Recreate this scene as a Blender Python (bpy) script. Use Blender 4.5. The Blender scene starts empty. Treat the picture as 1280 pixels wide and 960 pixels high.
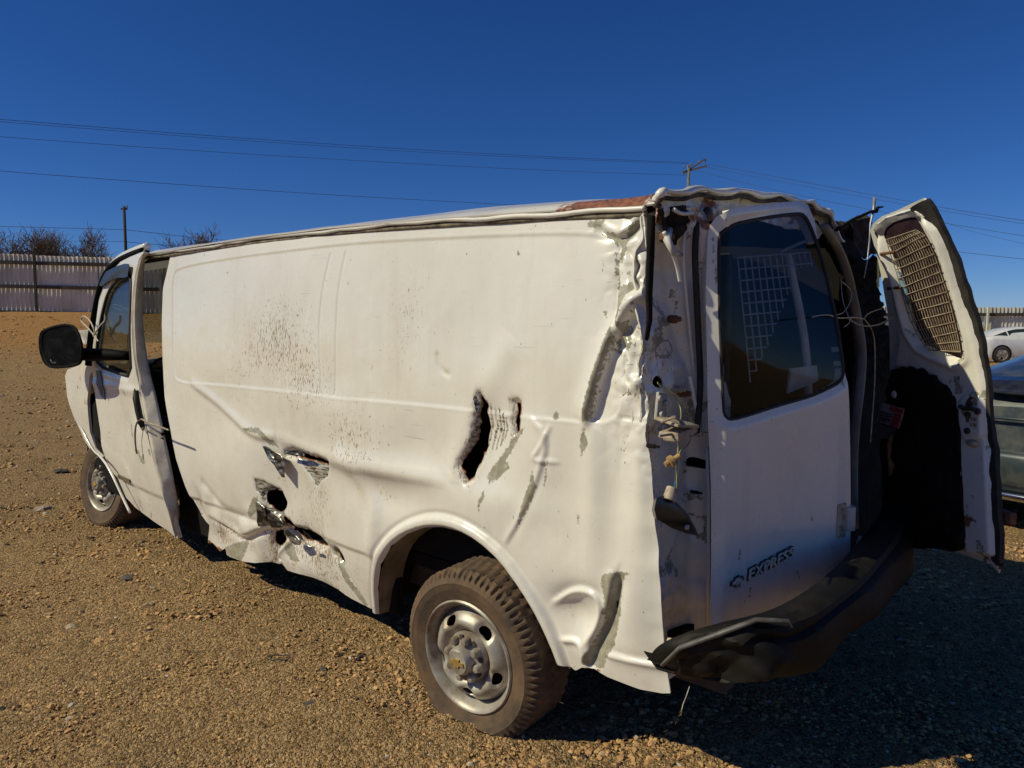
import bpy, math, random
import numpy as np
from mathutils import Vector, Matrix
random.seed(7); rng = np.random.default_rng(11)
sc = bpy.context.scene; col = sc.collection
# ------------------------------------------------------------------ camera
F, H, HOR = 952.0, 1.57, 405.0
PIT = math.atan((480 - HOR) / F)
cam_d = bpy.data.cameras.new('camera'); cam = bpy.data.objects.new('camera', cam_d); col.objects.link(cam)
cam.location = (0, 0, H); cam.rotation_euler = (math.pi / 2 - PIT, 0, 0)
cam_d.sensor_width = 36; cam_d.lens = F / 1280 * 36; cam_d.clip_start = .05; cam_d.clip_end = 3000
sc.camera = cam
# ------------------------------------------------------------------ van frame (x forward, y to the driver's side, z up)
PX, PZ, YAW = -.212, 3.003, .821
FX = np.array([-math.sin(YAW), math.cos(YAW), 0]); LF = np.array([-math.cos(YAW), -math.sin(YAW), 0]); O = np.array([PX, PZ, 0])
# ------------------------------------------------------------------ sun and sky
SUN = .66 * FX + .95 * LF + np.array([0, 0, .98]); SUN /= np.linalg.norm(SUN)
s_d = bpy.data.lights.new('sun', 'SUN'); s_o = bpy.data.objects.new('sun', s_d); col.objects.link(s_o)
s_d.energy = 4.45; s_d.angle = math.radians(.5); s_d.color = (1, .925, .665)
s_o.rotation_euler = Vector(SUN).to_track_quat('Z', 'Y').to_euler()
w = bpy.data.worlds.new('World'); sc.world = w; w.use_nodes = True
nt = w.node_tree; bg = nt.nodes['Background']
sky = nt.nodes.new('ShaderNodeTexSky'); sky.sky_type = 'NISHITA'; sky.sun_disc = False
sky.sun_elevation = math.asin(SUN[2]); sky.sun_rotation = math.atan2(SUN[0], SUN[1])
sky.altitude = 2500; sky.air_density = 1.0; sky.dust_density = 0; sky.ozone_density = 6
hs = nt.nodes.new('ShaderNodeHueSaturation'); hs.inputs['Saturation'].default_value = 1.18
gm = nt.nodes.new('ShaderNodeGamma'); gm.inputs[1].default_value = 1.0
nt.links.new(sky.outputs[0], hs.inputs['Color']); nt.links.new(hs.outputs[0], gm.inputs[0]); tn = nt.nodes.new('ShaderNodeMix'); tn.data_type = 'RGBA'; tn.blend_type = 'MULTIPLY'; tn.inputs[0].default_value = 1; tn.inputs[7].default_value = (.86, 1.0, 1.36, 1)
nt.links.new(gm.outputs[0], tn.inputs[6]); nt.links.new(tn.outputs[2], bg.inputs[0])
bg.inputs[1].default_value = .060
vs = sc.view_settings; vs.view_transform = 'Standard'; vs.look = 'None'; vs.gamma = 1; vs.exposure = -.25; vs.use_curve_mapping = False
try: sc.display_settings.display_device = 'sRGB'
except Exception: pass
# ------------------------------------------------------------------ helpers: placing
def w2v(p):
    d = np.asarray(p, float) - O; return np.array([d @ FX, d @ LF, d[2]])
def ray(u, v):
    a = (u - 640) / F; b = (480 - v) / F
    return np.array([a, math.cos(PIT) + b * math.sin(PIT), -math.sin(PIT) + b * math.cos(PIT)])
CW = np.array([0, 0, H]); CV = w2v(CW)
def world_at(u, v, depth):
    r = ray(u, v); return CW + r * (depth / r[1])
def ground_at(u, v, z=0):
    r = ray(u, v); return CW + r * ((z - H) / r[2])
def hit(u, v, f, t0=3.0):
    """point in the van frame where the sight line meets the surface f(p)=0"""
    r = ray(u, v); rv = np.array([r @ FX, r @ LF, r[2]]); t = t0
    for _ in range(25):
        a = f(CV + rv * t); b = f(CV + rv * (t + 1e-4)); d = (b - a) / 1e-4
        if abs(d) < 1e-9: break
        t -= max(-1.5, min(1.5, a / d))
    return CV + rv * t
def zp(x0, y0, s, pts): return [(x0 + a / s, y0 + b / s) for a, b in pts]
# ------------------------------------------------------------------ helpers: numpy noise
_tab = rng.random((256, 256))
def vnoise(x, y, sc_=1.0, seed=0):
    x = np.asarray(x) * sc_ + seed * 17.3; y = np.asarray(y) * sc_ + seed * 9.7
    xi = np.floor(x).astype(int); yi = np.floor(y).astype(int); fx = x - xi; fy = y - yi
    fx = fx * fx * (3 - 2 * fx); fy = fy * fy * (3 - 2 * fy)
    g = lambda i, j: _tab[i & 255, j & 255]
    return ((g(xi, yi) * (1 - fx) + g(xi + 1, yi) * fx) * (1 - fy) + (g(xi, yi + 1) * (1 - fx) + g(xi + 1, yi + 1) * fx) * fy) * 2 - 1
def fbm(x, y, sc_=1.0, oct_=4, seed=0):
    r = 0; a = 1
    for i in range(oct_): r = r + a * vnoise(x, y, sc_ * 2 ** i, seed + i * 3); a *= .5
    return r
def sstep(x, a, b):
    t = np.clip((np.asarray(x, float) - a) / (b - a), 0, 1); return t * t * (3 - 2 * t)
def inside(P, poly):
    x, y = P[:, 0], P[:, 1]; r = np.zeros(len(P), bool); n = len(poly)
    for i in range(n):
        x1, y1 = poly[i]; x2, y2 = poly[(i + 1) % n]
        if y1 == y2: continue
        c = ((y1 > y) != (y2 > y)) & (x < (x2 - x1) * (y - y1) / (y2 - y1) + x1); r ^= c
    return r
def seg_near(P, pts, closed=True):
    """distance and nearest point to a polyline"""
    best = np.full(len(P), 1e9); near = np.zeros((len(P), 2)); n = len(pts); par = np.zeros(len(P)); side = np.zeros(len(P))
    for i in range(n if closed else n - 1):
        a = np.array(pts[i]); b = np.array(pts[(i + 1) % n]); ab = b - a; L = ab @ ab
        if L < 1e-12: continue
        t = np.clip(((P - a) @ ab) / L, 0, 1); q = a + t[:, None] * ab; d = np.hypot(*(P - q).T); m = d < best
        best[m] = d[m]; near[m] = q[m]; par[m] = (i + t[m]) / max(1, n - 1)
        cr = ab[0] * (P[:, 1] - a[1]) - ab[1] * (P[:, 0] - a[0]); side[m] = np.sign(cr[m])
    return best, near, par, side
def smooth_poly(pts, closed=True, it=2):
    pts = [np.array(p, float) for p in pts]
    for _ in range(it):
        o = []; n = len(pts)
        for i in range(n if closed else n - 1):
            a, b = pts[i], pts[(i + 1) % n]; o += [a * .75 + b * .25, a * .25 + b * .75]
        if not closed: o = [pts[0]] + o + [pts[-1]]
        pts = o
    return pts
# ------------------------------------------------------------------ helpers: objects
def link(name, me, parent=None):
    o = bpy.data.objects.new(name, me); col.objects.link(o)
    if parent: o.parent = parent
    return o
def mk(name, V, Fc, mat, parent=None, smooth=True, attrs=None, sharp=None):
    me = bpy.data.meshes.new(name)
    V = np.asarray(V, np.float32)
    if isinstance(Fc, np.ndarray):
        k = Fc.shape[1]; me.vertices.add(len(V)); me.vertices.foreach_set('co', V.ravel())
        me.loops.add(Fc.size); me.loops.foreach_set('vertex_index', Fc.astype(np.int32).ravel())
        me.polygons.add(len(Fc)); me.polygons.foreach_set('loop_start', np.arange(0, Fc.size, k, dtype=np.int32))
        me.update(calc_edges=True)
    else: me.from_pydata([tuple(map(float, v)) for v in V], [], Fc); me.update()
    me.validate()
    me.polygons.foreach_set('use_smooth', np.full(len(me.polygons), smooth)); 
    if sharp: me.set_sharp_from_angle(angle=math.radians(sharp))
    if attrs is not None:
        at = me.attributes.new('marks', 'FLOAT_COLOR', 'POINT'); at.data.foreach_set('color', np.asarray(attrs, np.float32).ravel())
    if attrs is None and mat is not None and mat.name == 'white_paint':
        at = me.attributes.new('marks', 'FLOAT_COLOR', 'POINT'); at.data.foreach_set('color', np.zeros(len(V) * 4, np.float32) if len(me.vertices) == len(V) else np.zeros(len(me.vertices) * 4, np.float32))
    if mat: me.materials.append(mat)
    return link(name, me, parent)
def thing(name, label, cat, loc=(0, 0, 0), rz=0, group=None, parent=None):
    o = bpy.data.objects.new(name, None); col.objects.link(o); o.location = loc; o.rotation_euler = (0, 0, rz); o.empty_display_size = .2
    return tag(o, label, cat, group)
def tag(o, label=None, cat=None, group=None, kind=None):
    if label: o['label'] = label
    if cat: o['category'] = cat
    if group: o['group'] = group
    if kind: o['kind'] = kind
    return o
class MB:
    def __init__(s): s.v = []; s.f = []
    def add(s, V, Fc):
        n = len(s.v); s.v += [tuple(map(float, p)) for p in V]; s.f += [tuple(i + n for i in f) for f in Fc]; return s
    def box(s, c, d, R=None, bev=0.0):
        hx, hy, hz = [q / 2 for q in d]
        if bev <= 0:
            V = [(i * hx, j * hy, k * hz) for i in (-1, 1) for j in (-1, 1) for k in (-1, 1)]
            Fc = [(0, 1, 3, 2), (4, 6, 7, 5), (0, 4, 5, 1), (2, 3, 7, 6), (0, 2, 6, 4), (1, 5, 7, 3)]
        else:
            import bmesh
            bm = bmesh.new(); bmesh.ops.create_cube(bm, size=1); bmesh.ops.scale(bm, vec=d, verts=bm.verts)
            bmesh.ops.bevel(bm, geom=bm.edges[:], offset=bev, segments=2, affect='EDGES', profile=.5)
            bm.verts.ensure_lookup_table(); bm.verts.index_update()
            V = [tuple(q.co) for q in bm.verts]; Fc = [tuple(q.index for q in f.verts) for f in bm.faces]; bm.free()
        if R is not None: V = [tuple(R @ Vector(p)) for p in V]
        return s.add([(p[0] + c[0], p[1] + c[1], p[2] + c[2]) for p in V], Fc)
    def tube(s, pts, r, n=6, cap=True, flat=1.0):
        pts = [Vector(p) for p in pts]; m = len(pts)
        rs = r if isinstance(r, (list, tuple)) else [r] * m
        V = []; up = Vector((0, 0, 1)); prev = None
        for i, p in enumerate(pts):
            t = (pts[min(i + 1, m - 1)] - pts[max(i - 1, 0)]); t = t.normalized() if t.length > 1e-9 else Vector((1, 0, 0))
            if prev is None:
                a = t.cross(up) if abs(t.z) < .95 else t.cross(Vector((1, 0, 0)))
            else: a = prev - t * prev.dot(t)
            a.normalize(); prev = a; b = t.cross(a)
            for k in range(n):
                th = 2 * math.pi * k / n; V.append(p + a * math.cos(th) * rs[i] + b * math.sin(th) * rs[i] * flat)
        Fc = [(i * n + k, i * n + (k + 1) % n, (i + 1) * n + (k + 1) % n, (i + 1) * n + k) for i in range(m - 1) for k in range(n)]
        if cap: Fc += [tuple(range(n - 1, -1, -1)), tuple((m - 1) * n + k for k in range(n))]
        return s.add(V, Fc)
    def lathe(s, prof, n=24, M=None):
        """prof: (radius, height); axis z"""
        V = []; m = len(prof)
        for r, z in prof:
            for k in range(n):
                th = 2 * math.pi * k / n; V.append(Vector((r * math.cos(th), r * math.sin(th), z)))
        if M is not None: V = [M @ v for v in V]
        return s.add(V, [(i * n + k, i * n + (k + 1) % n, (i + 1) * n + (k + 1) % n, (i + 1) * n + k) for i in range(m - 1) for k in range(n)])
    def prism(s, poly, a, b, ax=2):
        """poly in the two other axes, from a to b along ax"""
        n = len(poly)
        def P(p, h):
            q = [p[0], p[1]]; q.insert(ax, h); return q
        V = [P(p, a) for p in poly] + [P(p, b) for p in poly]
        return s.add(V, [tuple(range(n - 1, -1, -1)), tuple(range(n, 2 * n))] + [(i, (i + 1) % n, n + (i + 1) % n, n + i) for i in range(n)])
    def build(s, name, mat, parent=None, smooth=False, sharp=None):
        return mk(name, s.v, s.f, mat, parent, smooth, None, sharp)
def sheet(name, poly, holes, step, surf, mat, parent, thick=.004, marks=None, flip=False, back=None, bounds=None):
    """metal sheet on surf(S,T): a fine grid trimmed and snapped to the outline and to its holes, with real thickness"""
    poly = [np.array(p, float) for p in poly]; A = np.array(poly); lo, hi = A.min(0), A.max(0)
    nx = int((hi[0] - lo[0]) / step) + 3; ny = int((hi[1] - lo[1]) / step) + 3
    gx = lo[0] - step + np.arange(nx + 1) * step; gy = lo[1] - step + np.arange(ny + 1) * step
    X, Y = np.meshgrid(gx, gy, indexing='ij'); P = np.stack([X.ravel(), Y.ravel()], 1)
    cx, cy = np.meshgrid(gx[:-1] + step / 2, gy[:-1] + step / 2, indexing='ij'); Cc = np.stack([cx.ravel(), cy.ravel()], 1)
    keep = inside(Cc, poly)
    for h in holes: keep &= ~inside(Cc, h)
    I, J = np.meshgrid(np.arange(nx), np.arange(ny), indexing='ij'); I = I.ravel()[keep]; J = J.ravel()[keep]; w_ = ny + 1
    Q = np.stack([I * w_ + J, (I + 1) * w_ + J, (I + 1) * w_ + J + 1, I * w_ + J + 1], 1)
    cnt = np.bincount(Q.ravel(), minlength=len(P)); bd = (cnt > 0) & (cnt < 4)
    idx = np.where(bd)[0]; best = np.full(len(idx), 1e9); near = P[idx].copy()
    for pl in [poly] + list(holes):
        d, nr, _, _ = seg_near(P[idx], pl); m = d < best; best[m] = d[m]; near[m] = nr[m]
    ok = best < step * 1.6; P[idx[ok]] = near[ok]
    used = np.where(cnt > 0)[0]; rm = -np.ones(len(P), int); rm[used] = np.arange(len(used)); Q = rm[Q]; P = P[used]
    V = surf(P[:, 0], P[:, 1]); 
    if flip: Q = Q[:, ::-1]
    fn = np.cross(V[Q[:, 2]] - V[Q[:, 0]], V[Q[:, 3]] - V[Q[:, 1]]); N = np.zeros_like(V)
    for k in range(4): 
        for c in range(3): N[:, c] += np.bincount(Q[:, k], fn[:, c], minlength=len(V))
    N /= np.linalg.norm(N, axis=1)[:, None] + 1e-12
    nV = len(V); B = V - N * thick
    E = np.concatenate([Q[:, [0, 1]], Q[:, [1, 2]], Q[:, [2, 3]], Q[:, [3, 0]]]); key = np.sort(E, 1) @ np.array([nV, 1])
    u_, inv, c_ = np.unique(key, return_inverse=True, return_counts=True); be = E[c_[inv] == 1]; m = len(be)
    R = np.concatenate([V[be[:, 0]], V[be[:, 1]], B[be[:, 1]], B[be[:, 0]]]); o = 2 * nV; ar = np.arange(m)
    RQ = np.stack([o + ar + m, o + ar, o + ar + 3 * m, o + ar + 2 * m], 1)
    at = None
    if marks is not None:
        M = marks(P[:, 0], P[:, 1]); at = np.concatenate([M, M, M[be[:, 0]], M[be[:, 1]], M[be[:, 1]], M[be[:, 0]]])
    return mk(name, np.concatenate([V, B, R]), np.concatenate([Q, Q[:, ::-1] + nV, RQ]), mat, parent, True, at)
# ------------------------------------------------------------------ materials
def nodes(name):
    m = bpy.data.materials.new(name); m.use_nodes = True; t = m.node_tree; return m, t, t.nodes['Principled BSDF']
def N_(t, ty, **k):
    n = t.nodes.new(ty)
    for a, b in k.items():
        if a[0] == 'i' and a[1:].isdigit(): n.inputs[int(a[1:])].default_value = b
        else: setattr(n, a, b)
    return n
def mixc(t, f, a, b, blend='MIX'):
    n = t.nodes.new('ShaderNodeMix'); n.data_type = 'RGBA'; n.blend_type = blend
    for s, val in ((n.inputs[0], f), (n.inputs[6], a), (n.inputs[7], b)):
        if isinstance(val, (float, int)): s.default_value = val
        elif isinstance(val, tuple): s.default_value = val + (1,) if len(val) == 3 else val
        else: t.links.new(val, s)
    return n.outputs[2]
def math_(t, op, a, b=None, clamp=False):
    n = t.nodes.new('ShaderNodeMath'); n.operation = op; n.use_clamp = clamp
    for s, val in zip(n.inputs, (a, b)):
        if val is None: continue
        if isinstance(val, (float, int)): s.default_value = val
        else: t.links.new(val, s)
    return n.outputs[0]
def rampv(t, v, a, b, c0=0.0, c1=1.0):
    n = t.nodes.new('ShaderNodeMapRange'); t.links.new(v, n.inputs[0])
    for i, q in enumerate((a, b, c0, c1)): n.inputs[i + 1].default_value = q
    n.clamp = True; return n.outputs[0]
def noise(t, scale, det=4, rough=.55, vec=None, stretch=None):
    n = t.nodes.new('ShaderNodeTexNoise'); n.inputs['Scale'].default_value = scale; n.inputs['Detail'].default_value = det; n.inputs['Roughness'].default_value = rough
    if vec is None:
        vec = t.nodes.new('ShaderNodeTexCoord').outputs['Object']
    if stretch:
        mp = t.nodes.new('ShaderNodeMapping'); mp.inputs['Scale'].default_value = stretch; t.links.new(vec, mp.inputs[0]); vec = mp.outputs[0]
    t.links.new(vec, n.inputs['Vector']); return n.outputs[0]
def bump(t, h, strength=.3, dist=.01):
    n = t.nodes.new('ShaderNodeBump'); n.inputs['Strength'].default_value = strength; n.inputs['Distance'].default_value = dist; t.links.new(h, n.inputs['Height']); return n.outputs[0]
def simple(name, c1, c2=None, rough=.6, metal=0, nscale=12, bmp=.15, bd=.004, spec=.5, lo=.35, hi=.65, stretch=None, coat=0):
    m, t, b = nodes(name); c2 = c2 or tuple(x * .6 for x in c1)
    n = noise(t, nscale, 6, .6, stretch=stretch); f = rampv(t, n, lo, hi)
    t.links.new(mixc(t, f, c1, c2), b.inputs['Base Color']); b.inputs['Roughness'].default_value = rough; b.inputs['Metallic'].default_value = metal
    b.inputs['Specular IOR Level'].default_value = spec; b.inputs['Coat Weight'].default_value = coat
    if bmp: t.links.new(bump(t, noise(t, nscale * 6, 4), bmp, bd), b.inputs['Normal'])
    return m
def paint():
    """white van paint; marks: R chipped to primer, G mud splatter, B rust, A bare scraped metal"""
    m, t, b = nodes('white_paint'); at = N_(t, 'ShaderNodeAttribute', attribute_name='marks'); sp = N_(t, 'ShaderNodeSeparateColor'); t.links.new(at.outputs['Color'], sp.inputs[0])
    ob = t.nodes.new('ShaderNodeTexCoord').outputs['Object']
    base = mixc(t, rampv(t, noise(t, 3.0, 5, .6, ob), .35, .7), (.80, .775, .705), (.75, .715, .635))
    # film of dust and thin run marks
    base = mixc(t, rampv(t, noise(t, 14, 6, .7, ob, (2.2, 2.2, .18)), .56, .9, 0, .22), base, (.43, .36, .27))
    base = mixc(t, rampv(t, noise(t, 1.0, 5, .65, ob, (16, 16, .8)), .60, .85, 0, .30), base, (.50, .41, .29))
    base = mixc(t, rampv(t, noise(t, 170, 3, .6, ob), .68, .76, 0, .6), base, (.30, .22, .14))
    # sparse dark chips everywhere
    base = mixc(t, rampv(t, noise(t, 60, 2, .5, ob, (1.3, 1.3, .6)), .745, .765, 0, .8), base, (.12, .10, .08))
    # fine scratches
    base = mixc(t, math_(t, 'MULTIPLY', rampv(t, noise(t, 90, 2, .4, ob, (.06, 1, 1.8)), .7, .73, 0, .5), rampv(t, noise(t, 2.2, 2, .5, ob), .5, .62)), base, (.33, .30, .26))
    # mud: vertical streaks of specks
    st = noise(t, 125, 4, .65, ob, (1.0, 1.0, .32)); lim = math_(t, 'SUBTRACT', .80, math_(t, 'MULTIPLY', sp.outputs[1], .40))
    mud = math_(t, 'MULTIPLY', rampv(t, math_(t, 'SUBTRACT', st, lim), 0, .05), math_(t, 'GREATER_THAN', sp.outputs[1], .02))
    film = math_(t, 'MULTIPLY', sp.outputs[1], rampv(t, noise(t, 9, 5, .6, ob, (1.5, 1.5, .4)), .35, .7, .05, .55))
    base = mixc(t, film, base, (.47, .38, .27)); base = mixc(t, math_(t, 'MULTIPLY', mud, .85), base, (.26, .17, .10))
    # rust
    rn = noise(t, 22, 6, .65, ob); rm = rampv(t, math_(t, 'ADD', sp.outputs[2], math_(t, 'MULTIPLY', math_(t, 'SUBTRACT', rn, .5), 1.1)), .45, .58)
    rcol = mixc(t, rampv(t, noise(t, 60, 5, .6, ob), .35, .65), (.36, .13, .05), (.12, .05, .03))
    # chipped primer with ragged edge
    cn = noise(t, 60, 6, .75, ob); ch = rampv(t, math_(t, 'ADD', sp.outputs[0], math_(t, 'MULTIPLY', math_(t, 'SUBTRACT', cn, .5), 1.5)), .50, .54)
    ccol = mixc(t, rampv(t, noise(t, 30, 5, .7, ob), .4, .65), (.38, .36, .28), (.25, .23, .16))
    base = mixc(t, ch, base, ccol)
    sv = N_(t, 'ShaderNodeMath', operation='ADD'); t.links.new(at.outputs['Alpha'], sv.inputs[0]); t.links.new(math_(t, 'MULTIPLY', math_(t, 'SUBTRACT', noise(t, 50, 4, .7, ob, (1.4, 1, .5)), .5), .8), sv.inputs[1])
    ms = rampv(t, sv.outputs[0], .5, .6); scol = mixc(t, rampv(t, noise(t, 50, 4, .6, ob, (.3, 1, 2.6)), .42, .55), (.05, .04, .028), (.46, .43, .36))
    base = mixc(t, ms, base, scol); base = mixc(t, rm, base, rcol)
    t.links.new(base, b.inputs['Base Color'])
    rr = math_(t, 'ADD', .22, math_(t, 'MULTIPLY', math_(t, 'MAXIMUM', ch, rm), .4)); rr = math_(t, 'ADD', rr, math_(t, 'MULTIPLY', film, .5)); rr = math_(t, 'ADD', rr, rampv(t, noise(t, 6, 5, .6, ob), .4, .7, 0, .18))
    t.links.new(rr, b.inputs['Roughness']); b.inputs['Coat Weight'].default_value = .45; b.inputs['Coat Roughness'].default_value = .12
    hgt = math_(t, 'ADD', math_(t, 'MULTIPLY', ch, -.4), math_(t, 'MULTIPLY', noise(t, 5, 3, .5, ob), .9)); hgt = math_(t, 'ADD', hgt, math_(t, 'MULTIPLY', mud, .25)); hgt = math_(t, 'ADD', hgt, math_(t, 'MULTIPLY', rn, math_(t, 'MULTIPLY', rm, .4)))
    t.links.new(bump(t, hgt, .35, .004), b.inputs['Normal']); return m
PAINT = paint()
BLACK = simple('black_plastic', (.011, .011, .011), (.022, .019, .017), .6, nscale=9, spec=.25)
MIRB = simple('mirror_black', (.004, .004, .004), None, .7, bmp=0, spec=.08)
RUBBER = simple('weatherstrip_rubber', (.015, .014, .013), (.035, .028, .02), .7, nscale=20)
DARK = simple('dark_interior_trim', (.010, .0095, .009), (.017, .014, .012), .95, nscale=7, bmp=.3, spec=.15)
CLOTH = simple('dark_seat_cloth', (.03, .06, .07), (.015, .03, .035), .9, nscale=40)
PILL = simple('grimy_inner_steel', (.52, .50, .46), (.20, .17, .13), .55, nscale=7, lo=.38, hi=.72, bmp=.3, bd=.004)
INWHITE = simple('inner_door_paint', (.66, .64, .59), (.46, .42, .35), .45, nscale=6, lo=.45, hi=.8, bmp=.2)
RUST = simple('rusty_steel', (.24, .10, .045), (.07, .035, .02), .85, nscale=25, bmp=.5)
BEIGE = simple('dirty_beige_plastic', (.50, .42, .32), (.22, .16, .10), .6, nscale=30)
STEEL = simple('bare_torn_steel', (.45, .43, .40), (.05, .045, .04), .32, metal=.8, nscale=14, lo=.4, hi=.55, stretch=(.6, 1, 3))
RIMM = simple('dull_silver_wheel', (.44, .41, .35), (.17, .115, .07), .45, metal=.25, nscale=9, lo=.38, hi=.66, bmp=.15)
BUMP = simple('scuffed_black_bumper', (.007, .0068, .0065), (.030, .023, .015), .6, nscale=5, lo=.50, hi=.80, bmp=.35, bd=.006, spec=.2)
WIRE = simple('pale_wire', (.62, .57, .46), (.34, .29, .22), .5, nscale=40, bmp=0)
YELLOW = simple('yellow_strap', (.75, .68, .03), (.6, .5, .02), .5)
GOLD = simple('gold_emblem', (.62, .45, .14), (.45, .30, .09), .35, metal=.5, nscale=30, bmp=0)
def tyre_mat():
    m, t, b = nodes('dusty_tyre'); f = rampv(t, noise(t, 8, 6, .65), .35, .7)
    t.links.new(mixc(t, f, (.15, .092, .050), (.05, .037, .027)), b.inputs['Base Color']); b.inputs['Roughness'].default_value = .9
    t.links.new(bump(t, noise(t, 60, 5), .5, .003), b.inputs['Normal']); return m
TYRE = tyre_mat()
def glass(name, tint, dens, rough=.02, dust=(.30, .25, .19), refl=.9):
    m = bpy.data.materials.new(name); m.use_nodes = True; t = m.node_tree; t.nodes.clear(); o = t.nodes.new('ShaderNodeOutputMaterial')
    tr = N_(t, 'ShaderNodeBsdfTransparent'); tr.inputs[0].default_value = tint + (1,); gl = N_(t, 'ShaderNodeBsdfGlossy'); gl.inputs['Roughness'].default_value = rough; gl.inputs[0].default_value = (refl, refl, refl, 1)
    di = N_(t, 'ShaderNodeBsdfDiffuse'); di.inputs[0].default_value = dust + (1,)
    lw = N_(t, 'ShaderNodeLayerWeight', i0=.5); frv = math_(t, 'ADD', math_(t, 'MULTIPLY', math_(t, 'POWER', lw.outputs['Facing'], 4.0), .9), .045); mx = t.nodes.new('ShaderNodeMixShader'); mx2 = t.nodes.new('ShaderNodeMixShader')
    t.links.new(frv, mx.inputs[0]); t.links.new(tr.outputs[0], mx.inputs[1]); t.links.new(gl.outputs[0], mx.inputs[2])
    du = rampv(t, noise(t, 9, 6, .7), .45, .8, dens * .3, dens); t.links.new(du, mx2.inputs[0]); t.links.new(mx.outputs[0], mx2.inputs[1]); t.links.new(di.outputs[0], mx2.inputs[2])
    t.links.new(mx2.outputs[0], o.inputs[0]); return m
GLASS_T = glass('tinted_rear_glass', (.82, .84, .86), .008, refl=.24)
GLASS_C = glass('side_window_glass', (.66, .70, .68), .08, refl=.5)
GLASS_P = glass('purple_tinted_glass', (.12, .07, .10), .75, dust=(.105, .06, .07))
def carpaint(name, c, rough=.25, metal=.5):
    m, t, b = nodes(name); b.inputs['Metallic'].default_value = metal; b.inputs['Roughness'].default_value = rough; b.inputs['Coat Weight'].default_value = .7; b.inputs['Coat Roughness'].default_value = .06
    t.links.new(mixc(t, rampv(t, noise(t, 5, 6, .6), .45, .8, 0, .35), c, (.34, .29, .22)), b.inputs['Base Color']); return m
# ------------------------------------------------------------------ ground
def gheight(x, y):
    x = np.asarray(x, float); y = np.asarray(y, float)
    return 2.05 * sstep(y, 15, 33.5) * sstep(-x, 3, 12) + .05 * fbm(x, y, .35, 3, 5) * sstep(np.hypot(x + .5, y - 4), 3.5, 9)
def ground_mat():
    m, t, b = nodes('packed_gravel_dirt'); ob = t.nodes.new('ShaderNodeTexCoord').outputs['Object']
    f1 = rampv(t, noise(t, .9, 6, .6, ob), .35, .68); c = mixc(t, f1, (.60, .355, .145), (.45, .262, .102))
    c = mixc(t, rampv(t, noise(t, 38, 5, .7, ob), .42, .62), c, (.58, .405, .215))
    c = mixc(t, rampv(t, noise(t, 85, 4, .7, ob), .50, .58, 0, .85), c, (.16, .10, .045))  # dark specks paint the small shadows between stones
    c = mixc(t, rampv(t, noise(t, 140, 3, .6, ob), .66, .72, 0, .7), c, (.52, .44, .33))
    c = mixc(t, rampv(t, noise(t, 3.2, 6, .7, ob), .40, .66, 0, .55), c, (.27, .185, .10)); c = mixc(t, rampv(t, noise(t, 9, 5, .7, ob), .58, .72, 0, .6), c, (.62, .46, .26))
    sx = N_(t, 'ShaderNodeSeparateXYZ'); t.links.new(ob, sx.inputs[0])
    hz = math_(t, 'ADD', sx.outputs[2], math_(t, 'MULTIPLY', math_(t, 'SUBTRACT', noise(t, .5, 5, .6, ob), .5), .8))
    c = mixc(t, rampv(t, hz, .40, 1.15, 0, .92), c, (.56, .25, .055))
    t.links.new(c, b.inputs['Base Color']); b.inputs['Roughness'].default_value = .95; b.inputs['Specular IOR Level'].default_value = .15
    def voro(sc_):
        v = t.nodes.new('ShaderNodeTexVoronoi'); v.inputs['Scale'].default_value = sc_; v.inputs['Randomness'].default_value = 1; t.links.new(ob, v.inputs['Vector']); return v
    v1 = voro(72); v2 = voro(160); sv = N_(t, 'ShaderNodeSeparateColor'); t.links.new(v1.outputs['Color'], sv.inputs[0]); sw = N_(t, 'ShaderNodeSeparateColor'); t.links.new(v2.outputs['Color'], sw.inputs[0])
    c = mixc(t, rampv(t, sv.outputs[0], .55, 1, 0, .75), c, (.76, .50, .25)); c = mixc(t, rampv(t, sv.outputs[1], .72, 1, 0, .85), c, (.115, .07, .03)); c = mixc(t, rampv(t, sw.outputs[0], .75, 1, 0, .7), c, (.10, .06, .028)); c = mixc(t, rampv(t, sw.outputs[1], .8, 1, 0, .6), c, (.78, .54, .30))  # pale and dark pebble cells; the dark ones paint shadowed gaps
    t.links.new(c, b.inputs['Base Color']); vb = math_(t, 'ADD', math_(t, 'MULTIPLY', v1.outputs['Distance'], -1.3), math_(t, 'MULTIPLY', v2.outputs['Distance'], -.8))
    hh = math_(t, 'ADD', vb, math_(t, 'ADD', noise(t, 55, 6, .7, ob), math_(t, 'MULTIPLY', noise(t, 170, 3, .6, ob), .5))); t.links.new(bump(t, hh, 1.0, .018), b.inputs['Normal']); return m
GMAT = ground_mat()
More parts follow.
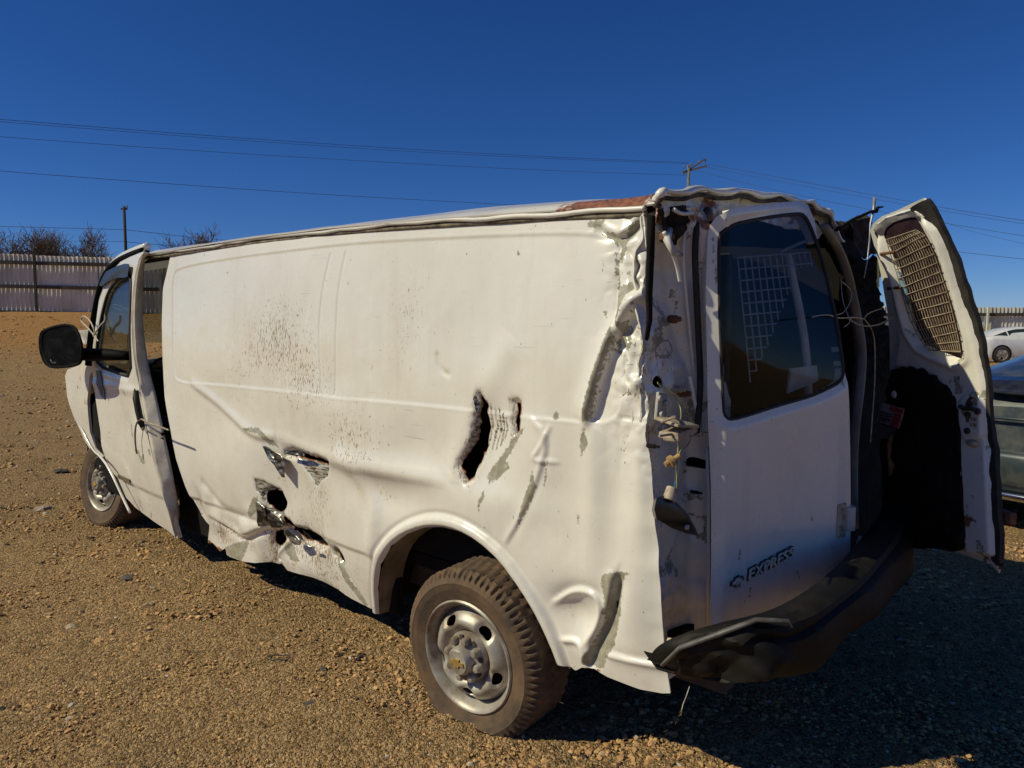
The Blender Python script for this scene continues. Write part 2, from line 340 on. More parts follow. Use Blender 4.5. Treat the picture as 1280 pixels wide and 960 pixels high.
def build_ground():
    n, m = 620, 560
    d = 1.0 * (44 / 1.0) ** (np.arange(n) / (n - 1)); a = np.linspace(-1.35, 1.25, m)
    D, A = np.meshgrid(d, a, indexing='ij'); X = D * A; Y = D * 1.0
    near = 1 - sstep(D, 5, 16)
    Z = gheight(X, Y) + near * (.007 * fbm(X, Y, 24, 3, 2) + .010 * fbm(X, Y, 3.0, 3, 4) + .009 * np.abs(fbm(X, Y, 52, 2, 9)))
    # shallow wheel ruts
    for (x0, y0, x1, y1) in ((-6, 4.6, -1.2, 9.5), (-7, 6.2, -3, 12), (-6.5, 7.6, -2, 8.8)):
        L = math.hypot(x1 - x0, y1 - y0); u = ((X - x0) * (x1 - x0) + (Y - y0) * (y1 - y0)) / L; v = ((X - x0) * -(y1 - y0) + (Y - y0) * (x1 - x0)) / L
        Z += (-.022 * np.exp(-(v / .13) ** 2) + .012 * np.exp(-((np.abs(v) - .24) / .07) ** 2)) * sstep(u, -.5, .5) * (1 - sstep(u, L - .5, L + .5))
    V = np.stack([X.ravel(), Y.ravel(), Z.ravel()], 1)
    I, J = np.meshgrid(np.arange(n - 1), np.arange(m - 1), indexing='ij'); q = (I * m + J).ravel()
    g = mk('ground', V, np.stack([q, q + 1, q + m + 1, q + m], 1)[:, ::-1], GMAT); tag(g, kind='structure')
    if np.array(g.data.polygons[0].normal)[2] < 0: g.data.flip_normals()
    xs = np.linspace(-400, 400, 161); X, Y = np.meshgrid(xs, xs + 200, indexing='ij'); Z = gheight(X, Y) - .12; k = len(xs)
    I, J = np.meshgrid(np.arange(k - 1), np.arange(k - 1), indexing='ij'); q = (I * k + J).ravel()
    tag(mk('terrain', np.stack([X.ravel(), Y.ravel(), Z.ravel()], 1), np.stack([q, q + k, q + k + 1, q + 1], 1), GMAT), kind='structure')
build_ground()
def stone_mat():
    m, t, b = nodes('gravel_stone'); at = N_(t, 'ShaderNodeAttribute', attribute_name='marks'); sp = N_(t, 'ShaderNodeSeparateColor'); t.links.new(at.outputs['Color'], sp.inputs[0])
    c = mixc(t, sp.outputs[0], (.35, .20, .082), (.58, .36, .17)); c = mixc(t, rampv(t, sp.outputs[1], .97, .985), c, (.50, .44, .35)); c = mixc(t, rampv(t, sp.outputs[2], .93, .96), c, (.06, .05, .042))
    t.links.new(c, b.inputs['Base Color']); b.inputs['Roughness'].default_value = .9; b.inputs['Specular IOR Level'].default_value = .2; return m
SMAT = stone_mat()
OCT = np.array([[1, 0, 0], [-.5, .87, 0], [-.5, -.87, 0], [.55, .5, .62], [-.7, .1, .6], [.2, -.75, .58], [0, 0, .8], [.3, .95, .1]])
OF = np.array([[0, 7, 3], [7, 1, 4], [7, 4, 3], [1, 2, 4], [2, 5, 4], [2, 0, 5], [0, 3, 5], [3, 6, 5], [3, 4, 6], [4, 5, 6]])
def build_gravel(K=120000):
    d = 1.9 * (30 / 1.9) ** (rng.random(K) ** 1.25); a = rng.random(K) * 2.0 - 1.15; x = d * a; y = d
    s = (.0040 + .0095 * rng.random(K) ** 4.0) * (1 + .12 * d); th = rng.random(K) * 6.28
    clump = fbm(x, y, 2.2, 3, 21); s *= np.clip(.9 + .45 * clump, .35, 1.7)
    sx = s * (.8 + .6 * rng.random(K)); sy = s * (.7 + .5 * rng.random(K)); sz = s * (.5 + .6 * rng.random(K))
    T = OCT[None] * (1 + .35 * (rng.random((K, 8, 3)) - .5)); T = T * np.stack([sx, sy, sz], 1)[:, None]
    c, n = np.cos(th), np.sin(th); X = T[..., 0] * c[:, None] - T[..., 1] * n[:, None]; Y = T[..., 0] * n[:, None] + T[..., 1] * c[:, None]
    z = gheight(x, y) + .002
    V = np.stack([X + x[:, None], Y + y[:, None], T[..., 2] + z[:, None]], 2).reshape(-1, 3)
    Fc = (OF[None] + (np.arange(K) * 8)[:, None, None]).reshape(-1, 3)
    at = np.repeat(np.concatenate([rng.random((K, 3)), np.ones((K, 1))], 1), 8, 0)
    g = mk('gravel', V, Fc, SMAT, None, False, at); tag(g, 'loose brown gravel scattered over the packed dirt lot', 'gravel', kind='stuff')
build_gravel()
def stone(u, v, s, mat, label, cat='stone', name='stone', flat=.5, seed=0, group=None):
    p = ground_at(u, v); r = random.Random(seed); V = []; Fc = []
    n = 9; rings = [(.0, 1.0), (.35, 1.08), (.8, .7)]
    for h, q in rings:
        for k in range(n):
            th = 2 * math.pi * k / n; rr = s * q * (.75 + .45 * r.random()); V.append((rr * math.cos(th), rr * .7 * math.sin(th), s * flat * h * (.8 + .4 * r.random())))
    V.append((0, 0, s * flat))
    for j in range(2):
        for k in range(n): Fc.append((j * n + k, j * n + (k + 1) % n, (j + 1) * n + (k + 1) % n, (j + 1) * n + k))
    Fc += [(2 * n + k, 2 * n + (k + 1) % n, 3 * n) for k in range(n)] + [tuple(range(n - 1, -1, -1))]
    o = mk(name, V, Fc, mat, None, False); o.location = (p[0], p[1], gheight(p[0], p[1]) - .004); o.rotation_euler = (0, 0, r.random() * 6)
    return tag(o, label, cat, group)
DST = simple('dark_debris', (.05, .042, .036), (.10, .08, .06), .8, nscale=30)
PST = simple('pale_stone', (.42, .34, .25), (.28, .21, .14), .9, nscale=30)
stone(308, 878, .05, DST, 'flat dark scrap lying alone on gravel left of the rear wheel', 'debris', 'scrap_piece', .16, 1)
stone(404, 836, .025, DST, 'small dark scrap between the flat scrap and the rear wheel', 'debris', 'scrap_piece', .4, 2)
stone(54, 638, .07, PST, 'pale stone on open dirt left of the front wheel', 'stone', seed=3, flat=.6)
stone(160, 723, .05, DST, 'dark stone below the front door on the open gravel', 'stone', seed=4, flat=.6)
stone(88, 786, .045, PST, 'pale stone far left in the foreground gravel', 'stone', seed=5)
stone(75, 589, .09, DST, 'dark clod left of the front wheel top', 'clod', 'dirt_clod', .3, 6)
stone(386, 881, .03, DST, 'small dark clod just right of the flat scrap', 'clod', 'dirt_clod', .5, 8)
_p = ground_at(350, 826)
_m = MB().tube([(.045 * math.cos(a), .03 * math.sin(a), .012 + .004 * math.sin(3 * a)) for a in np.linspace(0, 2 * math.pi, 21)], .0035, 5)
_o = _m.build('rubber_ring', DST, None, True); _o.location = (_p[0], _p[1], .004); tag(_o, 'thin dark ring lying on gravel in front of the rear wheel', 'ring')
# ------------------------------------------------------------------ THE VAN
VROT = math.atan2(FX[1], FX[0])
VAN = thing('cargo_van', 'wrecked white cargo van with torn side panel, crushed rear corner and open rear doors', 'van', (PX, PZ, 0), VROT)
def S0(x, z):
    x = np.asarray(x, float); z = np.asarray(z, float)
    return -.055 * np.clip((.95 - z) / .6, 0, 1.3) ** 2 - .035 * np.clip((z - 1.3) / .65, 0, 1.2) ** 2 - .02 * np.clip((x - 1.9) / .8, 0, 1) ** 2
fside = lambda p: p[1] - float(S0(p[0], p[2]))
def sxz(pts): return [tuple(hit(u, v, fside)[[0, 2]]) for u, v in pts]
def sxy(u, v): p = hit(u, v, fside); return p
Z5 = lambda pts: sxz(zp(450, 450, 1.96, pts)); Z7 = lambda pts: sxz(zp(640, 220, 2.4, pts)); Z4 = lambda pts: sxz(zp(200, 460, 3.2, pts)); Z6 = lambda pts: sxz(zp(200, 220, 3.43, pts))
ARCH = [(474, 768), (473, 735), (478, 705), (490, 682), (508, 668), (530, 660), (552, 659), (575, 664), (600, 678), (628, 704), (652, 738), (672, 772), (688, 805), (697, 829)]
outline_px = [(213, 318), (260, 311), (330, 301), (420, 291), (500, 284), (570, 279), (640, 274), (720, 269), (806, 264),
    (808, 300), (805, 345), (808, 385), (804, 420), (806, 450), (803, 470), (808, 505), (806, 545), (812, 580), (815, 640), (820, 690), (823, 740), (826, 800), (832, 845), (836, 868), (826, 868),
    (800, 862), (760, 846), (742, 836), (728, 834), (720, 838), (705, 830)] + ARCH[::-1] + zp(200, 460, 3.2, [(820, 955), (760, 925), (700, 890), (640, 862), (560, 828), (500, 812), (478, 792), (450, 790), (430, 780), (380, 780), (335, 772), (300, 760), (262, 748), (250, 722), (236, 735), (205, 700), (190, 700), (188, 630)]) + \
    [(248, 645), (232, 610), (220, 575), (212, 535), (205, 495), (202, 450), (201, 405), (203, 360)]
SIDE_POLY = sxz(outline_px)
archx = smooth_poly(sxz(ARCH), False, 1)
hole1 = Z5([(288, 84), (298, 110), (301, 160), (298, 205), (275, 275), (258, 300), (242, 255), (265, 205), (283, 160)])
hole1 = Z5([(287, 88), (297, 112), (300, 165), (296, 205), (284, 250), (268, 285), (258, 298), (243, 258), (256, 225), (274, 205), (280, 160)])
hole2 = Z4([(485, 343), (530, 335), (575, 348), (600, 358), (640, 366), (668, 378), (650, 391), (600, 378), (530, 358)])
hole3 = Z4([(408, 500), (424, 492), (440, 488), (456, 496), (466, 515), (476, 540), (478, 565), (468, 576), (452, 580), (440, 570), (434, 556), (420, 548), (412, 530)])
hole4 = Z4([(432, 660), (458, 655), (462, 698), (442, 720), (430, 702)])
hole5 = Z4([(470, 598), (488, 612), (515, 642), (560, 658), (590, 676), (622, 702), (634, 716), (598, 712), (572, 702), (545, 694), (528, 672), (506, 650), (482, 630)])
hole6 = Z4([(684, 728), (700, 736), (712, 752), (724, 776), (712, 778), (698, 762), (688, 748)])
hole7 = Z5([(373, 106), (381, 104), (384, 130), (383, 150), (381, 172), (375, 176), (372, 150), (374, 128)])
_jr = random.Random(5)
def jag(h, a=.0045):
    o = []
    for i in range(len(h)):
        p, q = np.array(h[i]), np.array(h[(i + 1) % len(h)]); L = np.linalg.norm(q - p); k = max(1, int(L / .014))
        for j in range(k): o.append(tuple(p + (q - p) * j / k + np.array([_jr.uniform(-a, a), _jr.uniform(-a, a)])))
    return o
hole1, hole2, hole3, hole4, hole5, hole6, hole7 = [jag(h, .006 if i in (0, 1) else .0045) for i, h in enumerate((hole1, hole2, hole3, hole4, hole5, hole6, hole7))]
HOLES = [hole7, hole1, hole2, hole3, hole4, hole5, hole6]
chips = [Z5([(285, 82), (303, 108), (305, 160), (302, 215), (272, 293), (256, 303), (240, 257), (262, 205), (280, 150)]),
    Z5([(372, 105), (385, 103), (384, 175), (405, 166), (378, 210), (352, 248), (358, 270), (338, 293), (316, 303), (308, 284), (332, 248), (366, 200), (372, 180)]),
    Z5([(425, 268), (434, 310), (415, 360), (384, 416), (400, 352), (416, 300)]), Z5([(305, 318), (309, 335), (293, 373), (296, 345)]), Z5([(358, 245), (366, 262), (352, 275)]),
    Z5([(604, 0), (588, 60), (566, 152), (550, 152), (568, 75), (590, 0)]), Z5([(548, 172), (563, 203), (543, 237), (540, 197)]),
    Z5([(603, 520), (663, 520), (636, 550), (638, 622), (626, 682), (598, 757), (540, 746), (562, 700), (592, 642), (598, 580), (588, 540)]),  # chipped primer; its grey also paints the shading of the dent
    Z5([(528, 376), (536, 384), (530, 403), (526, 392)]), Z5([(462, 249), (458, 285), (448, 315), (452, 280)]), Z5([(474, 125), (487, 128), (486, 148), (474, 146)]),
    Z7([(228, 134), (280, 130), (276, 150), (240, 157), (225, 148)]), Z7([(262, 165), (300, 168), (330, 190), (380, 120), (396, 118), (392, 150), (345, 200), (338, 230), (330, 262), (317, 255), (322, 215), (290, 190), (268, 178)]),
    Z7([(303, 228), (315, 232), (318, 300), (320, 340), (326, 372), (314, 370), (308, 290)]), Z7([(325, 330), (360, 318), (392, 298), (380, 325), (350, 365), (338, 420), (322, 432), (322, 380)]),
    Z7([(324, 430), (346, 440), (360, 500), (348, 526), (332, 522)]), Z7([(303, 448), (312, 470), (308, 500), (272, 590), (243, 690), (224, 742), (219, 722), (255, 600), (285, 500)]),
    Z7([(313, 478), (321, 540), (306, 532)]), Z7([(340, 290), (352, 285), (356, 298), (344, 302)]), Z7([(274, 410), (288, 404), (284, 424)]), Z7([(14, 225), (24, 238), (12, 240)]), Z7([(335, 540), (344, 560), (342, 580)]), Z7([(392, 560), (402, 600), (400, 680), (390, 640)]),
    Z7([(372, 250), (380, 255), (376, 285), (369, 280)]), Z7([(350, 150), (366, 140), (360, 175), (346, 185)]),
    Z4([(345, 238), (400, 238), (450, 292), (465, 320), (430, 305), (400, 262), (350, 250)]), Z4([(250, 722), (300, 700), (340, 690), (345, 705), (332, 772), (262, 748)]),
    Z4([(485, 690), (505, 712), (550, 778), (522, 776), (492, 742)]), Z4([(372, 520), (392, 515), (392, 570), (362, 605), (358, 580)]),
    Z4([(640, 695), (690, 720), (715, 775), (760, 860), (830, 955), (815, 955), (730, 850), (690, 760), (650, 720)]), Z4([(610, 765), (632, 782), (620, 785)]), Z6([(186, 330), (192, 336), (184, 350)]), Z6([(278, 412), (288, 412), (284, 422)])]
scrapes = [Z4([(530, 362), (600, 378), (670, 392), (658, 435), (625, 455), (608, 482), (592, 450), (560, 410)]), Z4([(375, 440), (405, 448), (432, 470), (450, 490), (405, 512), (385, 490)]), Z4([(388, 536), (430, 560), (480, 585), (512, 638), (440, 635), (394, 632)]),
    Z5([(288, 86), (302, 108), (305, 160), (302, 215), (272, 290), (256, 300), (242, 257), (264, 205)]), Z5([(372, 105), (384, 103), (383, 175), (371, 182)])]
for i, (a, b, c) in enumerate([((304, 98), (306, 150), (300, 205)), ((312, 106), (316, 160), (304, 222)), ((322, 112), (328, 165), (312, 232)), ((332, 118), (338, 165), (324, 225)), ((342, 128), (346, 168), (336, 215)), ((351, 138), (354, 170), (348, 196))]):
    scrapes.append(Z5([(a[0] - 2.6, a[1]), (a[0] + 2.6, a[1]), (b[0] + 3.6, b[1]), (c[0] + 2.2, c[1]), (c[0] - 2.2, c[1]), (b[0] - 3.6, b[1])]))
muds = [((350, 430), (78, 98), .80), ((370, 470), (60, 70), .75), ((505, 400), (62, 130), .55), ((440, 560), (60, 90), .6), ((300, 470), (40, 60), .5), ((420, 640), (40, 90), .45), ((600, 640), (160, 60), .18), ((720, 700), (80, 120), .15), ((300, 620), (70, 80), .2), ((520, 350), (120, 60), .2), ((500, 590), (70, 35), .4)]
muds = [(hit(*c, fside), (abs(hit(c[0] + r[0], c[1], fside)[0] - hit(*c, fside)[0]), abs(hit(c[0], c[1] + r[1], fside)[2] - hit(*c, fside)[2])), a) for c, r, a in muds]
PANEL_A = smooth_poly(sxz([(214, 345), (222, 334), (300, 321), (380, 311), (431, 305), (500, 300), (600, 295), (700, 292), (750, 294), (768, 302), (773, 330), (775, 400), (776, 480), (775, 512), (762, 526), (740, 529), (640, 519), (560, 510), (480, 502), (418, 497), (402, 494), (330, 486), (260, 480), (222, 478), (215, 466), (213, 400)]), True, 2)
GROOVES = [[(412, 318), (403, 360), (398, 400), (399, 450), (402, 492)], [(431, 316), (423, 355), (419, 400), (418, 450), (419, 494)]]
SEAM = sxz([(775, 522), (818, 530)])
def crease(P, px, wd, amp, asym=0.0, fade=True):
    pl = smooth_poly(sxz(px), False, 2); d, _, par, side = seg_near(P, pl, False)
    q = np.exp(-(d / wd) ** 2); 
    if asym: q = q + asym * side * np.exp(-(d / (wd * 2.5)) ** 2) * np.clip(d / wd, 0, 1)
    if fade: q = q * np.clip(np.minimum(par, 1 - par) * 5 + .15, 0, 1)
    return amp * q
def blob(P, c, r, amp):
    p = hit(*c, fside); rx = abs(hit(c[0] + r[0], c[1], fside)[0] - p[0]); rz = abs(hit(c[0], c[1] + r[1], fside)[2] - p[2])
    return amp * np.exp(-((P[:, 0] - p[0]) / rx) ** 2 - ((P[:, 1] - p[2]) / rz) ** 2)
def side_disp(x, z):
    P = np.stack([x, z], 1); D = np.zeros(len(x))
    for pn in (PANEL_A,):                       # pressed-in panels with a raised line round them
        d, _, _, _ = seg_near(P, pn); s = np.where(inside(P, pn), d, -d); D -= .0042 * sstep(s, -.003, .008); D += .0012 * np.exp(-((s + .005) / .004) ** 2)
    for gv in GROOVES: D += crease(P, gv, .0065, -.0042, 0, False)
    d, _, par, _ = seg_near(P, SEAM, False); D -= .005 * np.exp(-(d / .004) ** 2)
    # flare round the arch
    d, _, _, _ = seg_near(P, archx, False); D += .018 * (1 - sstep(d, .034, .056)) - .006 * np.exp(-((d - .062) / .010) ** 2) - .02 * (1 - sstep(d, 0, .022)) ** 2
    # sill step
    zs = .50 - .02 * (x - 1); D += -.012 * (1 - sstep(z, zs - .02, zs + .01)) * sstep(x, .55, .7)
    # creases and dents, after the collision marks
    D += crease(P, [(236, 478), (285, 515), (318, 545), (345, 548)], .026, .012, -.5)
    D += crease(P, [(345, 548), (400, 572), (470, 590), (560, 602)], .035, .010, -.6)
    D += blob(P, (262, 525), (40, 42), -.020) + blob(P, (430, 530), (90, 35), .010) + blob(P, (365, 615), (48, 55), -.045) + blob(P, (480, 620), (60, 22), -.020) + blob(P, (470, 585), (70, 16), .014)
    D += blob(P, (300, 610), (40, 50), .012) + blob(P, (250, 400), (60, 80), -.012) + blob(P, (330, 360), (70, 60), .006) + blob(P, (560, 400), (110, 90), -.014) + blob(P, (690, 400), (60, 90), .010)
    D += crease(P, [(560, 470), (550, 465), (545, 455), (543, 440)], .012, -.006)
    D += blob(P, (612, 535), (30, 45), -.022) + blob(P, (672, 560), (25, 50), .012) + crease(P, [(662, 520), (690, 545), (672, 600), (650, 650), (632, 680)], .010, .005, .7)
    D += crease(P, [(690, 530), (678, 560), (664, 575), (700, 578)], .009, .006) 
    D += blob(P, (768, 620), (20, 95), -.013) + blob(P, (738, 610), (14, 110), .010) + blob(P, (800, 600), (14, 90), .012) + blob(P, (600, 620), (120, 20), .008)
    D += blob(P, (520, 560), (60, 40), -.020) + blob(P, (300, 560), (30, 70), .014) + blob(P, (590, 640), (40, 26), .012) + blob(P, (700, 640), (40, 60), -.016) + blob(P, (450, 690), (30, 50), .014) + blob(P, (380, 500), (50, 24), .008) + crease(P, [(420, 560), (450, 600), (470, 640), (465, 700)], .05, .014) + crease(P, [(250, 600), (280, 640), (330, 650)], .03, -.012) + crease(P, [(640, 420), (600, 500), (560, 600)], .07, .010)
    # long diagonal fold on the rear corner
    D += crease(P, [(815, 360), (790, 385), (768, 420), (752, 460), (742, 500), (733, 530)], .020, .026, .9)
    D += crease(P, [(776, 300), (774, 340), (772, 400), (774, 430)], .012, -.012, .5)
    D += crease(P, [(745, 283), (770, 300), (790, 290), (800, 275)], .012, -.013, .6) + crease(P, [(780, 310), (800, 330), (790, 350), (806, 362)], .010, -.012, .6) + crease(P, [(770, 420), (785, 440), (778, 470), (790, 480)], .010, -.014, .7)
    xr = sstep(-x, .62, .9) * sstep(z, 1.0, 1.35); r = fbm(x, z, 11, 3, 31); D += xr * (.020 * np.abs(r) - .012 + .010 * np.abs(vnoise(x, z, 22, 35)) + .0015 * fbm(x, z, 40, 2, 8))
    xr2 = sstep(-x, .78, .93); D += xr2 * .006 * fbm(x * .3, z, 7, 3, 37) - .012 * xr2
    # behind the rear wheel
    D += blob(P, (720, 768), (34, 28), -.045) + crease(P, [(688, 755), (715, 738), (742, 740), (752, 760), (745, 785), (728, 810)], .012, .014, .5) + crease(P, [(772, 716), (765, 760), (745, 800), (735, 832)], .014, -.022, -.8) + crease(P, [(700, 800), (725, 802), (733, 830)], .012, .012)
    D += blob(P, (790, 760), (24, 60), .010) + crease(P, [(756, 817), (790, 825), (830, 835)], .010, .010, .5)
    # crumpled sill
    sl = (1 - sstep(z, .40, .62)) * sstep(x, .9, 1.2) * (1 - sstep(x, 2.35, 2.6)); r = vnoise(x * .7, z * 1.3, 3.6, 71) + .35 * vnoise(x, z, 8, 74); D += sl * (.055 * np.abs(r) - .032)
    D += crease(P, zp(200, 460, 3.2, [(190, 600), (290, 660), (330, 690), (430, 640), (500, 640)]), .018, -.020, .6) + crease(P, zp(200, 460, 3.2, [(480, 790), (450, 760), (500, 690), (510, 650)]), .016, .020, .7)
    D += crease(P, zp(200, 460, 3.2, [(500, 640), (600, 690), (700, 750), (760, 850), (820, 950)]), .012, -.008)
    for hl in HOLES:                                     # metal curls in towards each tear
        d, _, _, _ = seg_near(P, hl); D -= .018 * np.exp(-(d / .016) ** 2)
    for c in scrapes[3:4] + scrapes[:3]:
        d, _, _, _ = seg_near(P, c); s = np.where(inside(P, c), d, -d); D -= .010 * sstep(s, -.01, .02)
    D += .004 * fbm(x, z, 1.6, 3, 12) + .0006 * fbm(x, z, 14, 2, 3)
    return D
def poly_mask(P, polys, soft=.010):
    M = np.zeros(len(P)); 
    for c in polys:
        c = np.array(c); lo = c.min(0) - .04; hi = c.max(0) + .04; m = np.where(((P > lo) & (P < hi)).all(1))[0]
        if not len(m): continue
        d, _, _, _ = seg_near(P[m], c); s = np.where(inside(P[m], c), d, -d); M[m] = np.maximum(M[m], np.clip(.5 + s / soft * .5, 0, 1))
    return M
def side_marks(x, z):
    P = np.stack([x, z], 1); R = poly_mask(P, chips, .016)
    jag = (np.abs(fbm(x, z, 18, 3, 44)) < .06) & (x < -.70) & (z > 1.15); R = np.maximum(R, jag * .62 * sstep(-x, .68, .8))
    R = np.maximum(R, .60 * (x < -.80) * (fbm(x, z, 7, 3, 47) > .55) * (z > 1.2))
    G = np.zeros(len(x))
    for c, r, a in muds: G = np.maximum(G, a * np.exp(-((x - c[0]) / r[0]) ** 2 - ((z - c[2]) / r[1]) ** 2))
    G = np.clip(G + .30 * (1 - sstep(z, .35, .6)) + .10 * (fbm(x, z, 1.5, 3, 6)), 0, 1)
    B = .35 * (1 - sstep(z, .28, .40)) * (x > .5) + poly_mask(P, [Z5([(474, 735), (500, 748), (600, 762), (560, 765), (520, 752), (480, 746)]), Z4([(186, 690), (250, 742), (240, 760), (200, 715)])], .02)
    Dd = side_disp(x, z); G = np.clip(G + .40 * sstep(-Dd, .010, .034) * (x > -.55), 0, 1)
    for h_ in HOLES: d, _, _, _ = seg_near(P, h_); B = np.maximum(B, .62 * np.exp(-(d / .009) ** 2)); G = np.maximum(G, .75 * np.exp(-(d / .05) ** 2))
    A = poly_mask(P, scrapes, .016)
    return np.stack([R, G, B, A], 1)
def side_surf(x, z): return np.stack([x, S0(x, z) + side_disp(x, z), z], 1)
sp_ = sheet('side_panel', SIDE_POLY, HOLES, .0065, side_surf, PAINT, VAN, .005, side_marks, flip=True)
tag(sp_, 'torn and dented driver side panel')
# arch lip and wheel well
def lip(name, pts, w0, dep, mat, off=.0):
    V = []; n = len(pts)
    for (x, z) in pts:
        y = float(S0(x, z)); V += [(x, y + off, z), (x, y - dep * .25, z + 0), (x, y - dep, z)]
    Fc = [(i * 3 + k, (i + 1) * 3 + k, (i + 1) * 3 + k + 1, i * 3 + k + 1) for i in range(n - 1) for k in range(2)]
    return mk(name, V, Fc, mat, VAN)
LIPM = simple('dirty_arch_lip', (.26, .22, .17), (.12, .09, .06), .7, nscale=8)
lip('arch_lip', archx, .02, .14, LIPM)
m = MB(); A = np.array(archx); c0 = A.mean(0)
V = [];
for (x, z) in archx: V += [(x * 1.0 + (x - c0[0]) * .10, -.17, z + .03), (x + (x - c0[0]) * .10, -.48, z + .03)]
m.add(V, [(2 * i, 2 * i + 2, 2 * i + 3, 2 * i + 1) for i in range(len(archx) - 1)])
m.box((A[:, 0].mean(), -.5, .62), (1.6, .02, .95)); m.build('wheel_well', DARK, VAN)
# torn flaps of metal standing off the tears
def flap(pts, curl, name='torn_metal', mat=STEEL):
    pts = smooth_poly(pts, True, 1); P = [sxy(u, v) for u, v in pts]; n = len(P); c = np.mean(P, 0); V = []; R = 5
    for j in range(R):
        f = 1 - j / R
        for i, p in enumerate(P):
            q = c + (p - c) * f * (1 + .10 * math.sin(i * 2.1) * (j == 0)); q = np.array([q[0], 0, q[2]]); q[1] = float(S0(q[0], q[2])) + .003 + curl * (.2 + .8 * (i / n)) * (.4 + .6 * f) + .004 * math.sin(i * 1.9 + j); V.append(q)
    V.append(c + np.array([0, .003 + curl * .4, 0])); Fc = [(j * n + i, j * n + (i + 1) % n, (j + 1) * n + (i + 1) % n, (j + 1) * n + i) for j in range(R - 1) for i in range(n)] + [((R - 1) * n + i, (R - 1) * n + (i + 1) % n, R * n) for i in range(n)]
    o = mk(name, V, Fc, mat, VAN, True); md = o.modifiers.new('t', 'SOLIDIFY'); md.thickness = .003; return o
z4 = lambda p: zp(200, 460, 3.2, p)
flap(z4([(420, 308), (450, 325), (505, 352), (508, 442), (490, 425), (455, 375), (432, 340)]), .012)
flap(z4([(500, 335), (560, 325), (600, 350), (560, 352)]), .018)
flap(z4([(386, 530), (404, 540), (424, 556), (430, 590), (424, 622), (404, 634), (392, 612), (396, 570)]), .006)
flap(z4([(436, 575), (478, 588), (505, 625), (500, 640), (445, 632)]), .010)
flap(z4([(408, 500), (425, 484), (450, 482), (440, 496), (420, 515)]), .014)
flap(z4([(505, 640), (540, 660), (570, 690), (575, 708), (540, 700), (515, 668)]), .012)
flap(z4([(585, 700), (622, 712), (628, 722), (598, 716)]), .016)
flap(zp(450, 450, 1.96, [(283, 84), (292, 92), (298, 130), (288, 128)]), .010)
# drip rail under the roof edge
rail_px = [(180, 319), (213, 315), (260, 307), (330, 297), (420, 286), (500, 279), (570, 274), (640, 269), (720, 264), (770, 262), (808, 259)]
frail = lambda p: p[1] - float(S0(p[0], p[2])) - .004
rail = [hit(u, v, frail) for u, v in rail_px]
rail_s = smooth_poly([(p[0], p[1], p[2]) for p in rail], False, 2)
MB().tube([(p[0], p[1] + .006, p[2] - .004 + .004 * math.sin(p[0] * 5) + .003 * math.sin(p[0] * 17)) for p in rail_s], .012, 8, flat=.8).build('drip_rail', PAINT, VAN, True)
MB().tube([(p[0], p[1] - .004, p[2] - .020) for p in rail_s], .011, 6).build('rail_seam', simple('seam_sealer', (.30, .25, .17), (.08, .06, .04), .8, nscale=20), VAN, True)
# roof
ztop_px = [(150, 322), (180, 312), (213, 309), (300, 296), (450, 277), (600, 261), (720, 249), (770, 245), (815, 240)]
rz_pts = sorted([(hit(u, v, lambda p: p[1] + .05)[0], hit(u, v, lambda p: p[1] + .05)[2]) for u, v in ztop_px[1:]])
RX = np.array([q[0] for q in rz_pts]); RZ = np.array([q[1] for q in rz_pts])
RLX = np.array(sorted(p[0] for p in rail)); RLZ = np.array([p[2] for p in sorted(rail, key=lambda q: q[0])])
rear_px = [(822, 239), (870, 236), (915, 238), (960, 242), (1000, 250), (1022, 258), (1038, 270)]
RE = [hit(u, v, lambda p: p[0] + .92) for u, v in rear_px]; REY = np.array([-p[1] / .85 for p in RE]); REZ = np.array([p[2] for p in RE])
XF = 3.55
def roof_surf(x, s):            # s: metres across from the driver's side edge
    zt = np.interp(x, RX, RZ); zr = np.interp(x, RLX, RLZ); e = np.clip(s / .07, 0, 1)
    base = zr + .006 + (zt - zr - .006) * np.sin(e * math.pi / 2)
    crown = .10 * (1 - ((s - .95) / .95) ** 2) + .045 * s - .10 * (1 - .857) * 0
    mid = base + np.where(s > .07, crown - (.10 * (1 - ((.07 - .95) / .95) ** 2) + .045 * .07), 0)
    rearz = np.interp(s, REY, REZ); k = 1 - sstep(x, -.9, -.2); z = mid * (1 - k) + np.where(s > .05, rearz, mid) * k
    z = z - .26 * np.clip((x - 3.05) / .5, 0, 2) ** 2 * .5 - .10 * sstep(s, 1.5, 1.72)
    z += .006 * fbm(x, s, 2.2, 3, 61) * sstep(s, .05, .3) - .02 * np.exp(-((s - .35) / .1) ** 2) * (1 - sstep(x, -.9, -.4)) * fbm(x, s, 3, 2, 3)
    y = S0(x, 1.93) + .004 - s * (.985 - .135 * k) + .012 * (1 - e) ** 2
    return np.stack([x - .04 * sstep(s, .1, .9) * (1 - sstep(x, -.9, -.6)), y, z], 1)
def roof_marks(x, s):
    r = np.exp(-((x + .72) / .28) ** 2) * (s < .5) * .9 + .35 * np.exp(-((x + .85) / .1) ** 2); r = np.where(x < -.84, r * .45, r)
    return np.stack([.45 * np.exp(-((x + .85) / .07) ** 2), .10 + 0 * x, r, 0 * x], 1)
ro = sheet('roof', [(-.90, 0), (XF, 0), (XF, 1.72), (-.90, 1.72)], [], .02, roof_surf, PAINT, VAN, .006, roof_marks, flip=True)
tag(ro, 'white roof with a rust patch over the crushed corner')
